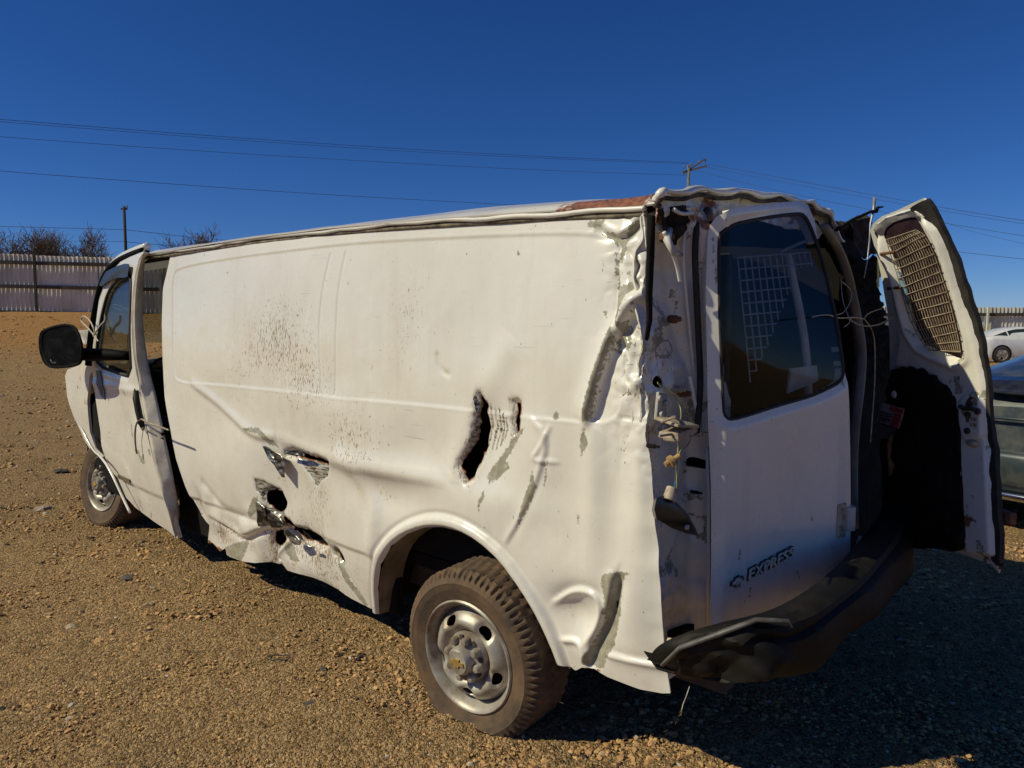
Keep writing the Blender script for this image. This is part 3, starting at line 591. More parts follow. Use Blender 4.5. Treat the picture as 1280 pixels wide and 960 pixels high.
# roof rear lip and header panel under it
lipp = [(p[0] - .01, p[1], p[2] - .004) for p in RE]; lipp = [(-.90, -.005, float(RLZ[0]) + .012)] + lipp + [(-.90, RE[-1][1] - .08, RE[-1][2] - .07)]
lps = smooth_poly(lipp, False, 3); lps = [(p[0] + .010 * math.sin(i * .9) * math.sin(i * .31), p[1], p[2] + .006 * math.sin(i * .7)) for i, p in enumerate(lps)]
MB().tube(lps, [.011 + .004 * math.sin(i * .8) for i in range(len(lps))], 8).build('roof_lip', PAINT, VAN, True)
MB().tube([(p[0] + .004, p[1], p[2] - .020) for p in lps], .008, 6).build('lip_seam', simple('header_seam', (.12, .09, .06), (.03, .025, .02), .9, nscale=20), VAN, True)
hd_poly = [(-p[1], p[2] - .005) for p in RE]; hd_poly = [(.02, REZ[0] - .02)] + hd_poly + [(-RE[-1][1] + .0, RE[-1][2] - .06), (-RE[-1][1] - .04, RE[-1][2] - .10), (1.2, REZ[4] - .11), (.7, REZ[3] - .10), (.4, REZ[2] - .10), (.22, REZ[1] - .12), (.10, REZ[0] - .14), (.02, REZ[0] - .10)]
def marks_dirty(k=.35, ru=.25):
    def f(a, b): return np.stack([.35 * (fbm(a, b, 6, 3, 5) > .35) + 0 * a, k + .25 * fbm(a, b, 5, 3, 7), ru + .45 * fbm(a, b, 7, 3, 9), 0 * a], 1)
    return f
sheet('rear_header', hd_poly, [], .012, lambda s, z: np.stack([-.885 + .022 * np.abs(fbm(s, z, 7, 3, 3)) - .012 + .006 * fbm(s, z, 20, 2, 3) - .02 * sstep(z, 2.0, 2.05), -s, z], 1), PAINT, VAN, .006, marks_dirty(.3, .3))
# rear left pillar: bare inner structure where the skin and tail lamp are gone
fpil = lambda p: p[0] + .86
def pyz(pts): return [(-hit(u, v, fpil)[1], hit(u, v, fpil)[2]) for u, v in pts]
PIL = pyz([(812, 268), (830, 262), (850, 262), (856, 280), (853, 300), (853, 340), (860, 400), (867, 450), (877, 500), (884, 540), (889, 600), (892, 700), (892, 800), (830, 862), (824, 850), (812, 700), (806, 560), (802, 480), (802, 400)])
zpil = lambda p: pyz(zp(780, 440, 3.69, p))
ph1 = smooth_poly(zpil([(132, 120), (155, 105), (172, 125), (172, 155), (155, 168), (135, 155)]), True, 1)
ph2 = smooth_poly(zpil([(300, 480), (340, 500), (362, 520), (345, 536), (290, 528), (288, 510)]), True, 0)
ridge_l = pyz([(850, 285), (853, 340), (862, 400), (868, 450), (874, 520), (880, 600), (882, 700), (882, 800)])
ridge_2 = pyz([(836, 280), (842, 330), (846, 400), (856, 470), (861, 560), (862, 640), (863, 800)])
def pil_surf(s, z):
    P = np.stack([s, z], 1); d, _, _, sd = seg_near(P, ridge_l, False); d2, _, _, sd2 = seg_near(P, ridge_2, False)
    D = -.03 * np.exp(-(d / .014) ** 2) - .035 * sstep(sd2 * d2, -.01, .015) * -1 * 0
    sdist = sd2 * d2; q_ = sdist if sd2[np.argmax(s)] > 0 else -sdist; D += -.020 * sstep(q_, -.012, .012) - .95 * np.clip(q_, 0, .075)
    D += .022 * fbm(s * .6, z, 6, 3, 91) + .006 * fbm(s, z, 22, 2, 92)
    return np.stack([-.855 + D + .02 * sstep(z, 1.2, 1.9), -s, z], 1)
def pil_marks(s, z):
    P = np.stack([s, z], 1); d, _, _, _ = seg_near(P, ridge_2, False)
    R = .60 * (fbm(s, z, 14, 3, 17) > .62); ring = smooth_poly(zp(0, 0, 1, pyz([(824, 425), (838, 425), (843, 436), (836, 446), (824, 446), (819, 436)])), True, 1); dr, _, _, _ = seg_near(P, ring); R = np.maximum(R, .7 * (dr < .006))
    B = -.05 + .33 * np.exp(-(d / .012) ** 2) * (z > 1.5) + .22 * np.exp(-((z - 1.38) / .04) ** 2) + .22 * fbm(s, z, 8, 3, 77) + .35 * sstep(z, 1.84, 1.9)
    return np.stack([R, .42 + .3 * fbm(s, z, 4, 3, 3), B, .0 * s], 1)
sheet('rear_pillar', PIL, [ph1, ph2], .008, pil_surf, PAINT, VAN, .006, pil_marks)
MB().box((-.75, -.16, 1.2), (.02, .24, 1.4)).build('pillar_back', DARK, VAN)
# dark tube stands in for the shade in the gap between skin and pillar
MB().tube([hit(u, v, lambda p: p[0] + .885) for u, v in [(814, 270), (813, 320), (811, 370), (812, 400), (808, 425)]], [.019, .018, .016, .013, .009], 6, flat=.6).build('gap_shade_tube', DARK, VAN, True)
slab_px = [(820, 262), (848, 257), (872, 260), (866, 272), (856, 280), (850, 292), (846, 306), (838, 300), (832, 284), (826, 272)]
sheet('cavity_shade_slab', [(-hit(u, v, lambda p: p[0] + .905)[1], hit(u, v, lambda p: p[0] + .905)[2]) for u, v in slab_px], [], .01, lambda s, z: np.stack([-.905 + .02 * fbm(s, z, 16, 3, 3), -s, z], 1), simple('cavity_shade_dark', (.05, .04, .03), (.015, .013, .011), .9, nscale=30, bmp=.6, spec=.1), VAN, .01)  # dark slab stands in for the shade inside the torn corner
for pts_ in ([(842, 262), (852, 268), (866, 266), (880, 262)], [(830, 290), (838, 310), (846, 330), (850, 352)], [(862, 470), (868, 500), (874, 530)]):
    MB().tube(smooth_poly([tuple(hit(u, v, lambda p: p[0] + .92)) for u, v in pts_], False, 2), .007, 6).build('bent_flange', PAINT, VAN, True)
# pillar hardware
def ppt(u, v, x=-.90): return hit(u, v, lambda p: p[0] - x)
def bolt(u, v, r=.013, mat=RUST, x=-.905):
    p = ppt(u, v, x); M = Matrix.Translation(p) @ Matrix.Rotation(-math.pi / 2, 4, 'Y'); m = MB(); m.lathe([(r * 1.5, -.03), (r * 1.5, 0), (r, .002), (r * .95, .014), (.0001, .017)], 6, M); return m.build('bolt', mat, VAN, True, 40)
bolt(846, 399, .009); bolt(858, 492, .009); bolt(852, 487, .008, BEIGE); bolt(837, 296, .011); bolt(819, 558, .005, DARK); bolt(873, 616, .004, DARK)
# hook, striker and brackets
MB().tube([ppt(838, 282, -.88), ppt(834, 300, -.93), ppt(842, 316, -.95), ppt(852, 318, -.91)], [.010, .013, .010, .007], 7).build('hinge_hook', PILL, VAN, True)
m = MB(); p = ppt(826, 508); m.box(p, (.012, .055, .09), Matrix.Rotation(.15, 3, 'X'), .004)
for du, dv in ((824, 498), (832, 504), (826, 518)): q = ppt(du, dv, -.91); m.lathe([(.010, 0), (.010, .008), (.0001, .010)], 10, Matrix.Translation(q) @ Matrix.Rotation(-math.pi / 2, 4, 'Y'))
m.build('lamp_bracket', PILL, VAN, True, 40)
m = MB()
m.box(ppt(846, 528, -.97), (.09, .13, .010), Matrix.Rotation(.12, 3, 'X') @ Matrix.Rotation(-.2, 3, 'Y'), .003); m.box(ppt(848, 540, -.965), (.07, .12, .022), Matrix.Rotation(-.1, 3, 'X'), .005); m.box(ppt(843, 547, -.97), (.05, .07, .016), Matrix.Rotation(.2, 3, 'Z'), .004)
m.tube([ppt(824, 545, -.99), ppt(838, 543, -.98), ppt(862, 545, -.97), ppt(874, 543, -.95)], .004, 5); m.tube([ppt(826, 528, -.97), ppt(843, 521, -1.0), ppt(858, 532, -.96)], .005, 5)
m.build('broken_lamp_holder', BEIGE, VAN, True, 40)
m = MB(); q = ppt(838, 577, -.98); Rm = Matrix.Translation(q) @ Matrix.Rotation(1.0, 4, 'X') @ Matrix.Rotation(-.5, 4, 'Y'); m.lathe([(.0001, .035), (.009, .034), (.009, .012), (.018, .010), (.018, -.004), (.010, -.006), (.009, -.02), (.0001, -.021)], 12, Rm)
m.build('bulb_socket', simple('amber_plastic', (.55, .36, .14), (.32, .19, .08), .5, nscale=30), VAN, True, 40)
# hanging wires
def wire(name, px, x, r, mat):
    pts = smooth_poly([ppt(u, v, x + dx) for (u, v, dx) in px], False, 3); return MB().tube(pts, r, 5).build(name, mat, VAN, True)
OLIVE = simple('old_yellow_wire', (.42, .38, .16), (.30, .26, .12), .5, nscale=30, bmp=0)
wire('lamp_wire', [(822, 478, 0), (832, 487, -.01), (845, 493, -.03), (856, 503, -.04), (862, 522, -.03), (865, 538, -.02), (862, 556, -.03), (850, 563, -.03), (848, 572, -.03)], -.91, .0022, OLIVE)
wire('lamp_wire', [(822, 479, 0), (835, 495, -.02), (848, 501, -.03), (852, 515, -.05), (850, 530, -.05)], -.91, .0020, OLIVE)
wire('lamp_wire', [(846, 550, 0), (849, 562, -.02), (846, 575, -.02), (844, 600, -.03), (844, 620, -.04)], -.93, .0024, simple('dark_wire', (.05, .05, .04), (.10, .08, .05), .5, bmp=0))
wire('lamp_wire', [(848, 552, 0), (846, 578, -.02), (846, 602, -.03), (845, 625, -.04)], -.93, .0018, OLIVE)
wire('lamp_wire', [(844, 602, 0), (844, 610, 0), (844, 618, 0)], -.965, .0032, simple('blue_wire', (.04, .22, .34), (.03, .16, .25), .5, bmp=0))
# dangling black tail lamp housing
lp = [ppt(*zp(780, 440, 3.69, [a])[0], -.99) for a in [(150, 672), (140, 725), (150, 770), (225, 815), (290, 838), (345, 850), (330, 810), (290, 740), (240, 690), (190, 660)]]
c = np.mean(lp, 0); V = [tuple(p) for p in lp] + [tuple(np.array(p) + [.028, 0, .0] + (c - p) * .25) for p in lp] + [tuple(c + np.array([-.045, .0, .0]))]; n = len(lp)
Fc = [(i, (i + 1) % n, 2 * n) for i in range(n)] + [(i, n + i, n + (i + 1) % n, (i + 1) % n) for i in range(n)] + [tuple(range(2 * n - 1, n - 1, -1))]
tl = mk('tail_lamp_housing', V, Fc, simple('glossy_black_lamp', (.012, .012, .012), (.03, .028, .025), .30, nscale=12), VAN, True, None, 50); tag(tl, 'black tail lamp housing hanging by its wires')
q = ppt(*zp(780, 440, 3.69, [(215, 655)])[0], -1.0); MB().lathe([(.0001, .02), (.018, .02), (.02, -.02), (.014, -.022)], 10, Matrix.Translation(q) @ Matrix.Rotation(.5, 4, 'X')).build('lamp_socket', BEIGE, tl, True, 40)
q = ppt(*zp(780, 440, 3.69, [(292, 808)])[0], -1.03); MB().lathe([(.0001, .004), (.008, .004), (.008, -.004)], 10, Matrix.Translation(q) @ Matrix.Rotation(-math.pi / 2, 4, 'Y')).build('lamp_stud', PILL, tl, True)
# weatherstrip loop of the rear opening
ws = smooth_poly([ppt(u, v, -.93) for u, v in [(884, 262), (872, 275), (868, 310), (870, 360), (873, 420), (876, 480), (872, 530), (870, 545)]], False, 2); MB().tube(ws, .011, 7).build('weatherstrip', RUBBER, VAN, True)
ws = smooth_poly([ppt(u, v, -.90) for u, v in [(858, 275), (853, 320), (860, 390), (866, 450), (873, 520), (876, 545)]], False, 2); MB().tube(ws, .006, 6).build('weatherstrip', PAINT, VAN, True)
# bent sill flange at the bottom of the pillar
m = MB(); m.tube([ppt(884, 560, -.93), ppt(886, 620, -.93), ppt(886, 700, -.93), ppt(884, 780, -.93)], .007, 6); m.build('door_jamb_flange', PAINT, VAN, True)
# ---------------------------------------------------------------- body box: floor, walls, interior
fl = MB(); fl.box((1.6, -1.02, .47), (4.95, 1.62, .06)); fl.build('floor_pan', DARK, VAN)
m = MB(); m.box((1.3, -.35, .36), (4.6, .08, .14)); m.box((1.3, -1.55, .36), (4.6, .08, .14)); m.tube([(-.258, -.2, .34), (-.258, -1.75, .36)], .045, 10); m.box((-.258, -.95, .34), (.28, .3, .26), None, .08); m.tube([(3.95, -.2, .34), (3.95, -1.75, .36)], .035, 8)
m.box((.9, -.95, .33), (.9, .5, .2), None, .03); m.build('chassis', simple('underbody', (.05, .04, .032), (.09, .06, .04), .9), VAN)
MB().box((2.72, -.20, .78), (.62, .04, 1.10)).build('jamb_dark_fill', DARK, VAN)  # dark box added so the gap behind the door reads black
MB().box((1.75, -.17, .34), (2.3, .05, .30), None, .01).build('sill_dark_fill', DARK, VAN)  # dark sill box added to darken the gap and the underside
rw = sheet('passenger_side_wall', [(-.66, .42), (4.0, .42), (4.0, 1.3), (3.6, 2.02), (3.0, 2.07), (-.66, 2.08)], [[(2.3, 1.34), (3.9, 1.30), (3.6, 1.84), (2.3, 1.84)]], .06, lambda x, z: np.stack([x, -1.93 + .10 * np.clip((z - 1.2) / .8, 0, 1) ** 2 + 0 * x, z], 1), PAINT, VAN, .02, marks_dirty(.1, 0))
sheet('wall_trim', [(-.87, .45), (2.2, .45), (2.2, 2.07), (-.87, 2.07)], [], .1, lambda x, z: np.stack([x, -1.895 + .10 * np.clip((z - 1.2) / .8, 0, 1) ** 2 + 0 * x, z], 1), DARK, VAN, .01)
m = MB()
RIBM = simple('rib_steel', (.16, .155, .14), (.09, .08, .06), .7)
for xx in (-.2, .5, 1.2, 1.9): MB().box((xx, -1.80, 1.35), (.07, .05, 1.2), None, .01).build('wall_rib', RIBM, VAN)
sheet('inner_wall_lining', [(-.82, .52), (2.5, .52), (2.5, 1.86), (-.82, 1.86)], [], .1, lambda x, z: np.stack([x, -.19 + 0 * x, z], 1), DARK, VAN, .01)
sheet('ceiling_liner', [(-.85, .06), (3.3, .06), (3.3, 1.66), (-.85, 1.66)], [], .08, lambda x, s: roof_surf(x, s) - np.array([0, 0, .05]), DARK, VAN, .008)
# junk inside near the rear opening: boxes and folded black cloth lining
m = MB(); m.box((-.2, -1.45, .75), (.8, .5, .5), Matrix.Rotation(.1, 3, 'Z'), .04); m.build('tool_chest', DARK, VAN)
# right rear body pillar seen past the left door
rp = smooth_poly([ppt(u, v, -.93) for u, v in [(1030, 283), (1045, 305), (1058, 335), (1066, 370), (1074, 410), (1078, 440), (1076, 480), (1068, 540), (1066, 600), (1068, 660)]], False, 2)
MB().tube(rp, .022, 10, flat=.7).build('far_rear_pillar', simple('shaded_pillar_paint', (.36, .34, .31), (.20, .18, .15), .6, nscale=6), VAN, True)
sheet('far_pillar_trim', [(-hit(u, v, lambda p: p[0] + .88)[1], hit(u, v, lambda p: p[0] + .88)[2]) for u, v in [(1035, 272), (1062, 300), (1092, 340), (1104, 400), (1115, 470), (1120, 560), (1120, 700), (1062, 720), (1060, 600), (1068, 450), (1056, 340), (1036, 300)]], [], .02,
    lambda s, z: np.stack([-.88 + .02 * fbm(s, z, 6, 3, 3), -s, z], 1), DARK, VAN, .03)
# ---------------------------------------------------------------- left rear door
BL, BR = np.array([-1.02, -.20, .55]), np.array([-1.20, -.92, .62])
e1 = BR - BL; e1[2] = 0; e1 /= np.linalg.norm(e1); nD = np.array([e1[1], -e1[0], 0])   # outward (rearward)
if nD[0] > 0: nD = -nD
LDOOR_LEAN = .17
def ldoff(s, z):
    s = np.asarray(s, float); z = np.asarray(z, float)
    return -LDOOR_LEAN * np.clip((z - 1.25) / .75, 0, 1.3) ** 2 * np.clip(s / .75, 0, 1) - .055 * (1 - sstep(s, -.02, .055)) ** 1.5
def fld(p): d = p - BL; return d @ nD - float(ldoff(d @ e1, p[2]))
def ldp(pts): 
    r = []
    for u, v in pts: p = hit(u, v, fld); r.append(((p - BL) @ e1, p[2]))
    return r
def ldoor_surf(s, z):
    s = np.asarray(s, float); P = np.stack([s, z], 1)
    D = ldoff(s, z) + .0025 * fbm(s, z, 2.5, 3, 14)
    D += -.012 * np.exp(-((s - .42) / .16) ** 2 - ((z - .98) / .28) ** 2) + .008 * np.exp(-((s - .62) / .06) ** 2 - ((z - 1.0) / .3) ** 2)
    D += -.010 * sstep(s, .60, .76) * (1 - sstep(z, .62, .9)) * fbm(s, z, 6, 2, 2)
    d, _, _, _ = seg_near(P, LWIN); si = np.where(inside(P, LWIN), d, -d); D -= .010 * sstep(si, -.035, .0)
    return BL[None] * [1, 1, 0] + s[:, None] * e1[None] + D[:, None] * nD[None] + np.stack([0 * s, 0 * s, z], 1)
LOUT = ldp([(884, 300), (886, 284), (895, 271), (912, 262), (940, 257), (975, 253), (1000, 251), (1010, 256), (1018, 275), (1027, 310), (1038, 355), (1050, 410), (1058, 455), (1062, 500), (1063, 560), (1063, 640), (1060, 700), (1040, 728), (1005, 752), (960, 768), (920, 778), (888, 786), (889, 700), (888, 600), (884, 520), (883, 430), (882, 360)])
LWIN = smooth_poly(ldp(zp(880, 240, 3.2, [(68, 190), (80, 155), (125, 128), (220, 108), (300, 95), (385, 85), (412, 92), (432, 125), (460, 195), (495, 310), (522, 430), (545, 540), (560, 640), (572, 720), (558, 760), (500, 790), (440, 818), (370, 838), (300, 857), (200, 890), (120, 912), (95, 905), (85, 870), (76, 600), (68, 350)])), True, 1)
def ld_marks(s, z):
    P = np.stack([s, z], 1)
    R = poly_mask(P, [ldp(zp(880, 240, 3.2, [(36, 170), (48, 190), (50, 240), (62, 330), (62, 375), (50, 370), (44, 300), (38, 230)])), ldp([(1052, 478), (1058, 470), (1056, 486)]), ldp(zp(780, 560, 2.526, [(365, 310), (370, 312), (368, 350), (362, 355)])), ldp(zp(780, 560, 2.526, [(545, 385), (552, 388), (560, 418), (554, 415)])), ldp(zp(780, 560, 2.526, [(398, 440), (402, 440), (398, 480), (392, 470)])), ldp(zp(780, 560, 2.526, [(595, 215), (601, 215), (600, 235), (595, 235)])), ldp(zp(780, 560, 2.526, [(340, 425), (368, 420), (372, 440), (350, 446), (330, 430), (300, 430)]))], .008)
    return np.stack([R, .20 + .14 * fbm(s, z, 3, 3, 4) + .12 * (1 - sstep(z, .6, .75)), .25 * np.exp(-((z - .68) / .02) ** 2 - ((s - .12) / .05) ** 2), 0 * s], 1)
ld = sheet('left_rear_door', LOUT, [LWIN], .009, ldoor_surf, PAINT, VAN, .040, ld_marks)
def grid_surface(name, poly, surf, mat, parent, step=.05, thick=.004, flip=True): return sheet(name, poly, [], step, surf, mat, parent, thick, None, flip)
def off_surf(f, n, d): return lambda s, z: f(s, z) + d * n[None]
grid_surface('window_glass', [tuple(p) for p in LWIN], off_surf(lambda s, z: BL[None] * [1, 1, 0] + s[:, None] * e1[None] + (ldoff(s, z) - .012)[:, None] * nD[None] + np.stack([0 * s, 0 * s, z], 1), nD, 0), GLASS_T, ld, .02, .004, False)
ring = [ldoor_surf(np.array([p[0]]), np.array([p[1]]))[0] for p in LWIN]; ring.append(ring[0]); ring.append(ring[1])
MB().tube([tuple(p - nD * .002) for p in ring], .007, 6, cap=False, flat=.8).build('window_seal', RUBBER, ld, True)
# security grille inside the door, hanging by its upper edge, bent
def grille(name, P00, P10, P01, P11, nu, nv, r, mat, parent, skip=None, bend=0.0, nrm=None):
    m = MB(); P00, P10, P01, P11 = map(np.array, (P00, P10, P01, P11)); q = lambda a, b: P00 * (1 - a) * (1 - b) + P10 * a * (1 - b) + P01 * (1 - a) * b + P11 * a * b + (nrm * bend * math.sin(a * 3.1) * math.sin(b * 3.1) if nrm is not None else 0)
    for i in range(nu + 1):
        a = i / nu; hi = 1 if not skip else skip(a); m.tube([tuple(q(a, b)) for b in np.linspace(0, hi, 9)], r, 4)
    for j in range(nv + 1):
        b = j / nv; hi = 1 if not skip else max([a for a in np.linspace(0, 1, 41) if skip(a) >= b] or [0]); 
        if hi > .05: m.tube([tuple(q(a, b) + (nrm * .003 if nrm is not None else 0)) for a in np.linspace(0, hi, 9)], r, 4)
    return tag(m.build(name, mat, parent), kind='stuff')
def ldin(u, v, d=.06):
    p = hit(u, v, lambda p: (p - BL) @ nD - float(ldoff((p - BL) @ e1, p[2])) + d); return p
grille('security_grille', ldin(922, 322), ldin(1012, 315), ldin(938, 478), ldin(1040, 470), 12, 11, .0026, simple('bright_grille_wire', (.58, .58, .60), (.36, .36, .38), .4, bmp=0), ld, skip=lambda a: max(.12, 1.0 - a * 1.15), nrm=nD)
m = MB(); p1, p2, p3 = ldin(975, 315, .05), ldin(1020, 300, .05), ldin(1004, 302, .05); m.tube([p1, p3, p2], .006, 5); m.build('grille_strap', PILL, ld, True)
MB().tube(smooth_poly([tuple(ldin(u, v, .13)) for u, v in [(984, 318), (990, 345), (1000, 390), (1008, 440), (1011, 500)]], False, 2), .026, 8, flat=.5).build('inner_post', simple('tan_inner_post', (.82, .74, .60), (.55, .47, .36), .6), ld, True)
grid_surface('lit_patch_sheet', [((hit(u, v, fld) - BL) @ e1, hit(u, v, fld)[2]) for u, v in [(1016, 462), (1048, 458), (1050, 478), (1012, 494)]], lambda s, z: BL[None] * [1, 1, 0] + s[:, None] * e1[None] + (ldoff(s, z) - .09)[:, None] * nD[None] + np.stack([0 * s, 0 * s, z], 1), simple('lit_patch_tan', (.85, .76, .60), (.6, .5, .38), .6), ld, .02, .01, False)  # pale tan sheet paints the lit patch seen behind the glass
# hinge on its free edge
hp = hit(1052, 650, fld); Rz = Matrix.Rotation(math.atan2(e1[1], e1[0]), 3, 'Z')
m = MB(); m.box(hp + nD * .006 - e1 * .012, (.055, .008, .13), Rz, .003)
for dz in (-.045, .045): m.lathe([(.006, 0), (.006, .006), (.0001, .007)], 8, Matrix.Translation(hp + nD * .010 - e1 * .012 + np.array([0, 0, dz])) @ (Matrix.Rotation(math.atan2(nD[1], nD[0]), 4, 'Z') @ Matrix.Rotation(math.pi / 2, 4, 'Y')))
m.build('hinge_plate', BEIGE, ld, True, 40)
m = MB(); m.lathe([(.0001, .045), (.03, .045), (.03, -.045), (.0001, -.045)], 14, Matrix.Translation(hp + e1 * .05 + nD * -.01)); m.build('hinge_barrel', PILL, ld, True, 40)
# badge
def text_mesh(name, body, size, ext, mat, parent, M, shear=.25, sx=1.0, offset=0.0):
    cu = bpy.data.curves.new(name, 'FONT'); cu.body = body; cu.size = size; cu.extrude = ext; cu.shear = shear; cu.offset = offset; cu.space_character = 1.05
    o = bpy.data.objects.new(name + '_src', cu); col.objects.link(o); bpy.context.view_layer.update(); me = bpy.data.meshes.new_from_object(o); bpy.data.objects.remove(o)
    me.name = name; me.transform(Matrix.Diagonal((sx, 1, 1, 1))); me.transform(M); me.materials.clear(); me.materials.append(mat); return link(name, me, parent)
b0 = hit(933, 725, fld); b1 = hit(992, 694, fld); bx = (b1 - b0); bl_ = np.linalg.norm(bx); bx /= bl_; by = np.array([0, 0, 1.]); by -= bx * (by @ bx); by /= np.linalg.norm(by); bz = np.cross(bx, by)
if bz @ nD < 0: bz = -bz
BM = Matrix(((bx[0], by[0], bz[0], b0[0]), (bx[1], by[1], bz[1], b0[1]), (bx[2], by[2], bz[2], b0[2]), (0, 0, 0, 1)))
LETT = simple('tarnished_letter', (.85, .78, .66), (.55, .45, .33), .5, nscale=60); OUTL = simple('letter_outline', (.05, .045, .04), None, .6)
bd = text_mesh('badge_outline', 'EXPRESS', .052, .003, OUTL, ld, BM @ Matrix.Translation((0, 0, .002)), .25, 1.0, .0032)
wbd = max(v.co.dot(Vector(bx)) for v in bd.data.vertices) - min(v.co.dot(Vector(bx)) for v in bd.data.vertices); kx = bl_ / wbd
for o_ in list(col.objects):
    if o_.name.startswith('badge_outline'): bpy.data.objects.remove(o_)
bd = text_mesh('badge_outline', 'EXPRESS', .052, .003, OUTL, ld, BM @ Matrix.Translation((0, 0, .002)), .25, kx, .0032)
text_mesh('badge_lettering', 'EXPRESS', .052, .004, LETT, ld, BM @ Matrix.Translation((0, 0, .006)), .25, kx, .0002)
b2 = hit(920, 726, fld); BT = Matrix(((bx[0], by[0], bz[0], b2[0]), (bx[1], by[1], bz[1], b2[1]), (bx[2], by[2], bz[2], b2[2]), (0, 0, 0, 1)))
def bowtie(k): return [(-.045 * k, -.010 * k), (-.016 * k, -.010 * k), (-.018 * k, -.022 * k), (.014 * k, -.022 * k), (.016 * k, -.010 * k), (.047 * k, -.010 * k), (.043 * k, .010 * k), (.018 * k, .010 * k), (.020 * k, .022 * k), (-.012 * k, .022 * k), (-.014 * k, .010 * k), (-.040 * k, .010 * k)]
def bowm(name, k, h, mat, M, parent):
    m = MB(); m.prism(bowtie(k), 0, h); m.v = [tuple(M @ Vector(v)) for v in m.v]; return m.build(name, mat, parent)
bowm('emblem_border', .75, .005, OUTL, BT, ld); bowm('emblem', .52, .008, LETT, BT, ld)
# ---------------------------------------------------------------- right rear door, swung open
PH = math.radians(52); HR = np.array([-.95, -1.88, 0]); dR = np.array([-math.sin(PH), math.cos(PH), 0]); nR = np.array([math.cos(PH), math.sin(PH), 0])   # nR: towards its inside face
def rdoff(z): return .22 * np.clip((np.asarray(z, float) - 1.10) / .95, 0, 1.1) ** 2
def frd(d0=0.0): return lambda p: (p - HR) @ nR - float(rdoff(p[2])) - d0
def rdp(pts, d0=0.0):
    r = []
    for u, v in pts: p = hit(u, v, frd(d0)); r.append(((p - HR) @ dR, p[2]))
    return r
def rd_surf(d0=0.0, fn=None):
    def f(s, z):
        o = rdoff(z) + d0 + (fn(s, z) if fn else 0); return HR[None] + s[:, None] * dR[None] + o[:, None] * nR[None] + np.stack([0 * s, 0 * s, z], 1)
    return f
z2 = lambda p: zp(1020, 240, 4, p); z3 = lambda p: zp(1040, 420, 3.2, p)
R_IN = z2([(276, 190), (290, 160), (330, 128), (400, 105), (462, 90), (500, 105), (545, 145), (590, 182), (622, 250), (650, 335), (690, 450), (722, 540), (755, 630), (782, 720), (808, 850)]) + [(1227, 482), (1231, 540), (1235, 607), (1237, 650), (1239, 697), (1204, 693)] + \
      z3([(512, 700), (500, 500), (497, 330), (480, 262), (450, 215), (400, 170), (330, 140), (240, 132)]) + z2([(385, 860), (402, 760), (400, 680), (385, 580), (365, 500), (345, 420), (320, 340), (295, 250)])
R_HOLE = z2([(300, 215), (312, 180), (350, 150), (420, 128), (470, 124), (505, 150), (540, 215), (580, 290), (612, 375), (640, 460), (668, 550), (690, 640), (715, 740), (722, 815), (690, 835), (620, 808), (560, 785), (510, 755), (470, 690), (445, 600), (425, 500), (400, 420), (350, 310)])
rin = rdp(R_IN, .045); rhole = rdp(R_HOLE, .045)
ROUT = rdp(z2([(272, 195), (288, 158), (330, 122), (400, 95), (470, 62), (546, 28), (575, 70), (602, 112), (645, 200), (682, 282), (725, 385), (762, 480), (795, 590), (822, 700), (850, 880)]) + [(1241, 530), (1246, 580), (1249, 625), (1251, 670), (1252, 692), (1249, 717), (1240, 706), (1204, 693), (1150, 672), (1130, 640), (1118, 560), (1112, 470), (1110, 400)], 0)
def rd_in(s, z):
    P = np.stack([s, z], 1); d, _, _, _ = seg_near(P, rhole); D = -.035 * (1 - sstep(d, .0, .03)) + .012 * np.exp(-((d - .035) / .012) ** 2)
    d2, _, _, _ = seg_near(P, rin); D -= .02 * (1 - sstep(d2, 0, .015)); pk = smooth_poly(LATCH, True, 1); dl, _, _, _ = seg_near(P, pk); si = np.where(inside(P, pk), dl, -dl); D += .012 * sstep(si, -.008, .008)
    return D + .003 * fbm(s, z, 4, 3, 55)
LATCH = rdp(z3([(516, 240), (590, 232), (602, 300), (612, 400), (560, 418), (525, 415), (512, 360), (505, 300)]), .05)
rd_ = sheet('right_rear_door', ROUT, [rdp(R_HOLE, 0.0)], .012, rd_surf(.0, lambda s, z: .004 * fbm(s, z, 3, 3, 5)), PAINT, VAN, .004, marks_dirty(.12, .0))
def inmarks(s, z):
    P = np.stack([s, z], 1); d, _, _, _ = seg_near(P, rhole)
    return np.stack([.62 * (fbm(s, z, 12, 3, 8) > .72), .12 + .2 * fbm(s, z, 6, 3, 8) + .25 * (1 - sstep(d, 0, .03)), .15 + .35 * fbm(s, z, 8, 3, 5) * (1 - sstep(z, 1.35, 1.5)), 0 * s], 1)
sheet('inner_frame', rin, [rhole], .008, rd_surf(.045, rd_in), PAINT, rd_, .012, inmarks)
band_i = z2([(500, 105), (545, 145), (590, 182), (622, 250), (650, 335), (690, 450), (722, 540), (755, 630), (782, 720), (808, 850)]) + [(1227, 482), (1231, 540), (1235, 607), (1237, 650), (1239, 700)]
band_o = z2([(545, 36), (575, 78), (598, 118), (640, 208), (677, 290), (720, 393), (756, 490), (790, 600), (817, 705), (845, 885)]) + [(1239, 530), (1244, 580), (1247, 625), (1249, 670), (1249, 712)]
sheet('edge_seal', rdp(z2([(462, 88)]) + band_i, .03) + rdp(band_o, .03)[::-1], [], .012, rd_surf(.03, lambda s, z: .006 * fbm(s, z, 12, 3, 3)), RUBBER, rd_, .02)
MB().tube([tuple(hit(u, v, frd(.012))) for u, v in smooth_poly(band_o, False, 1)], .006, 6).build('outer_lip', PAINT, rd_, True)
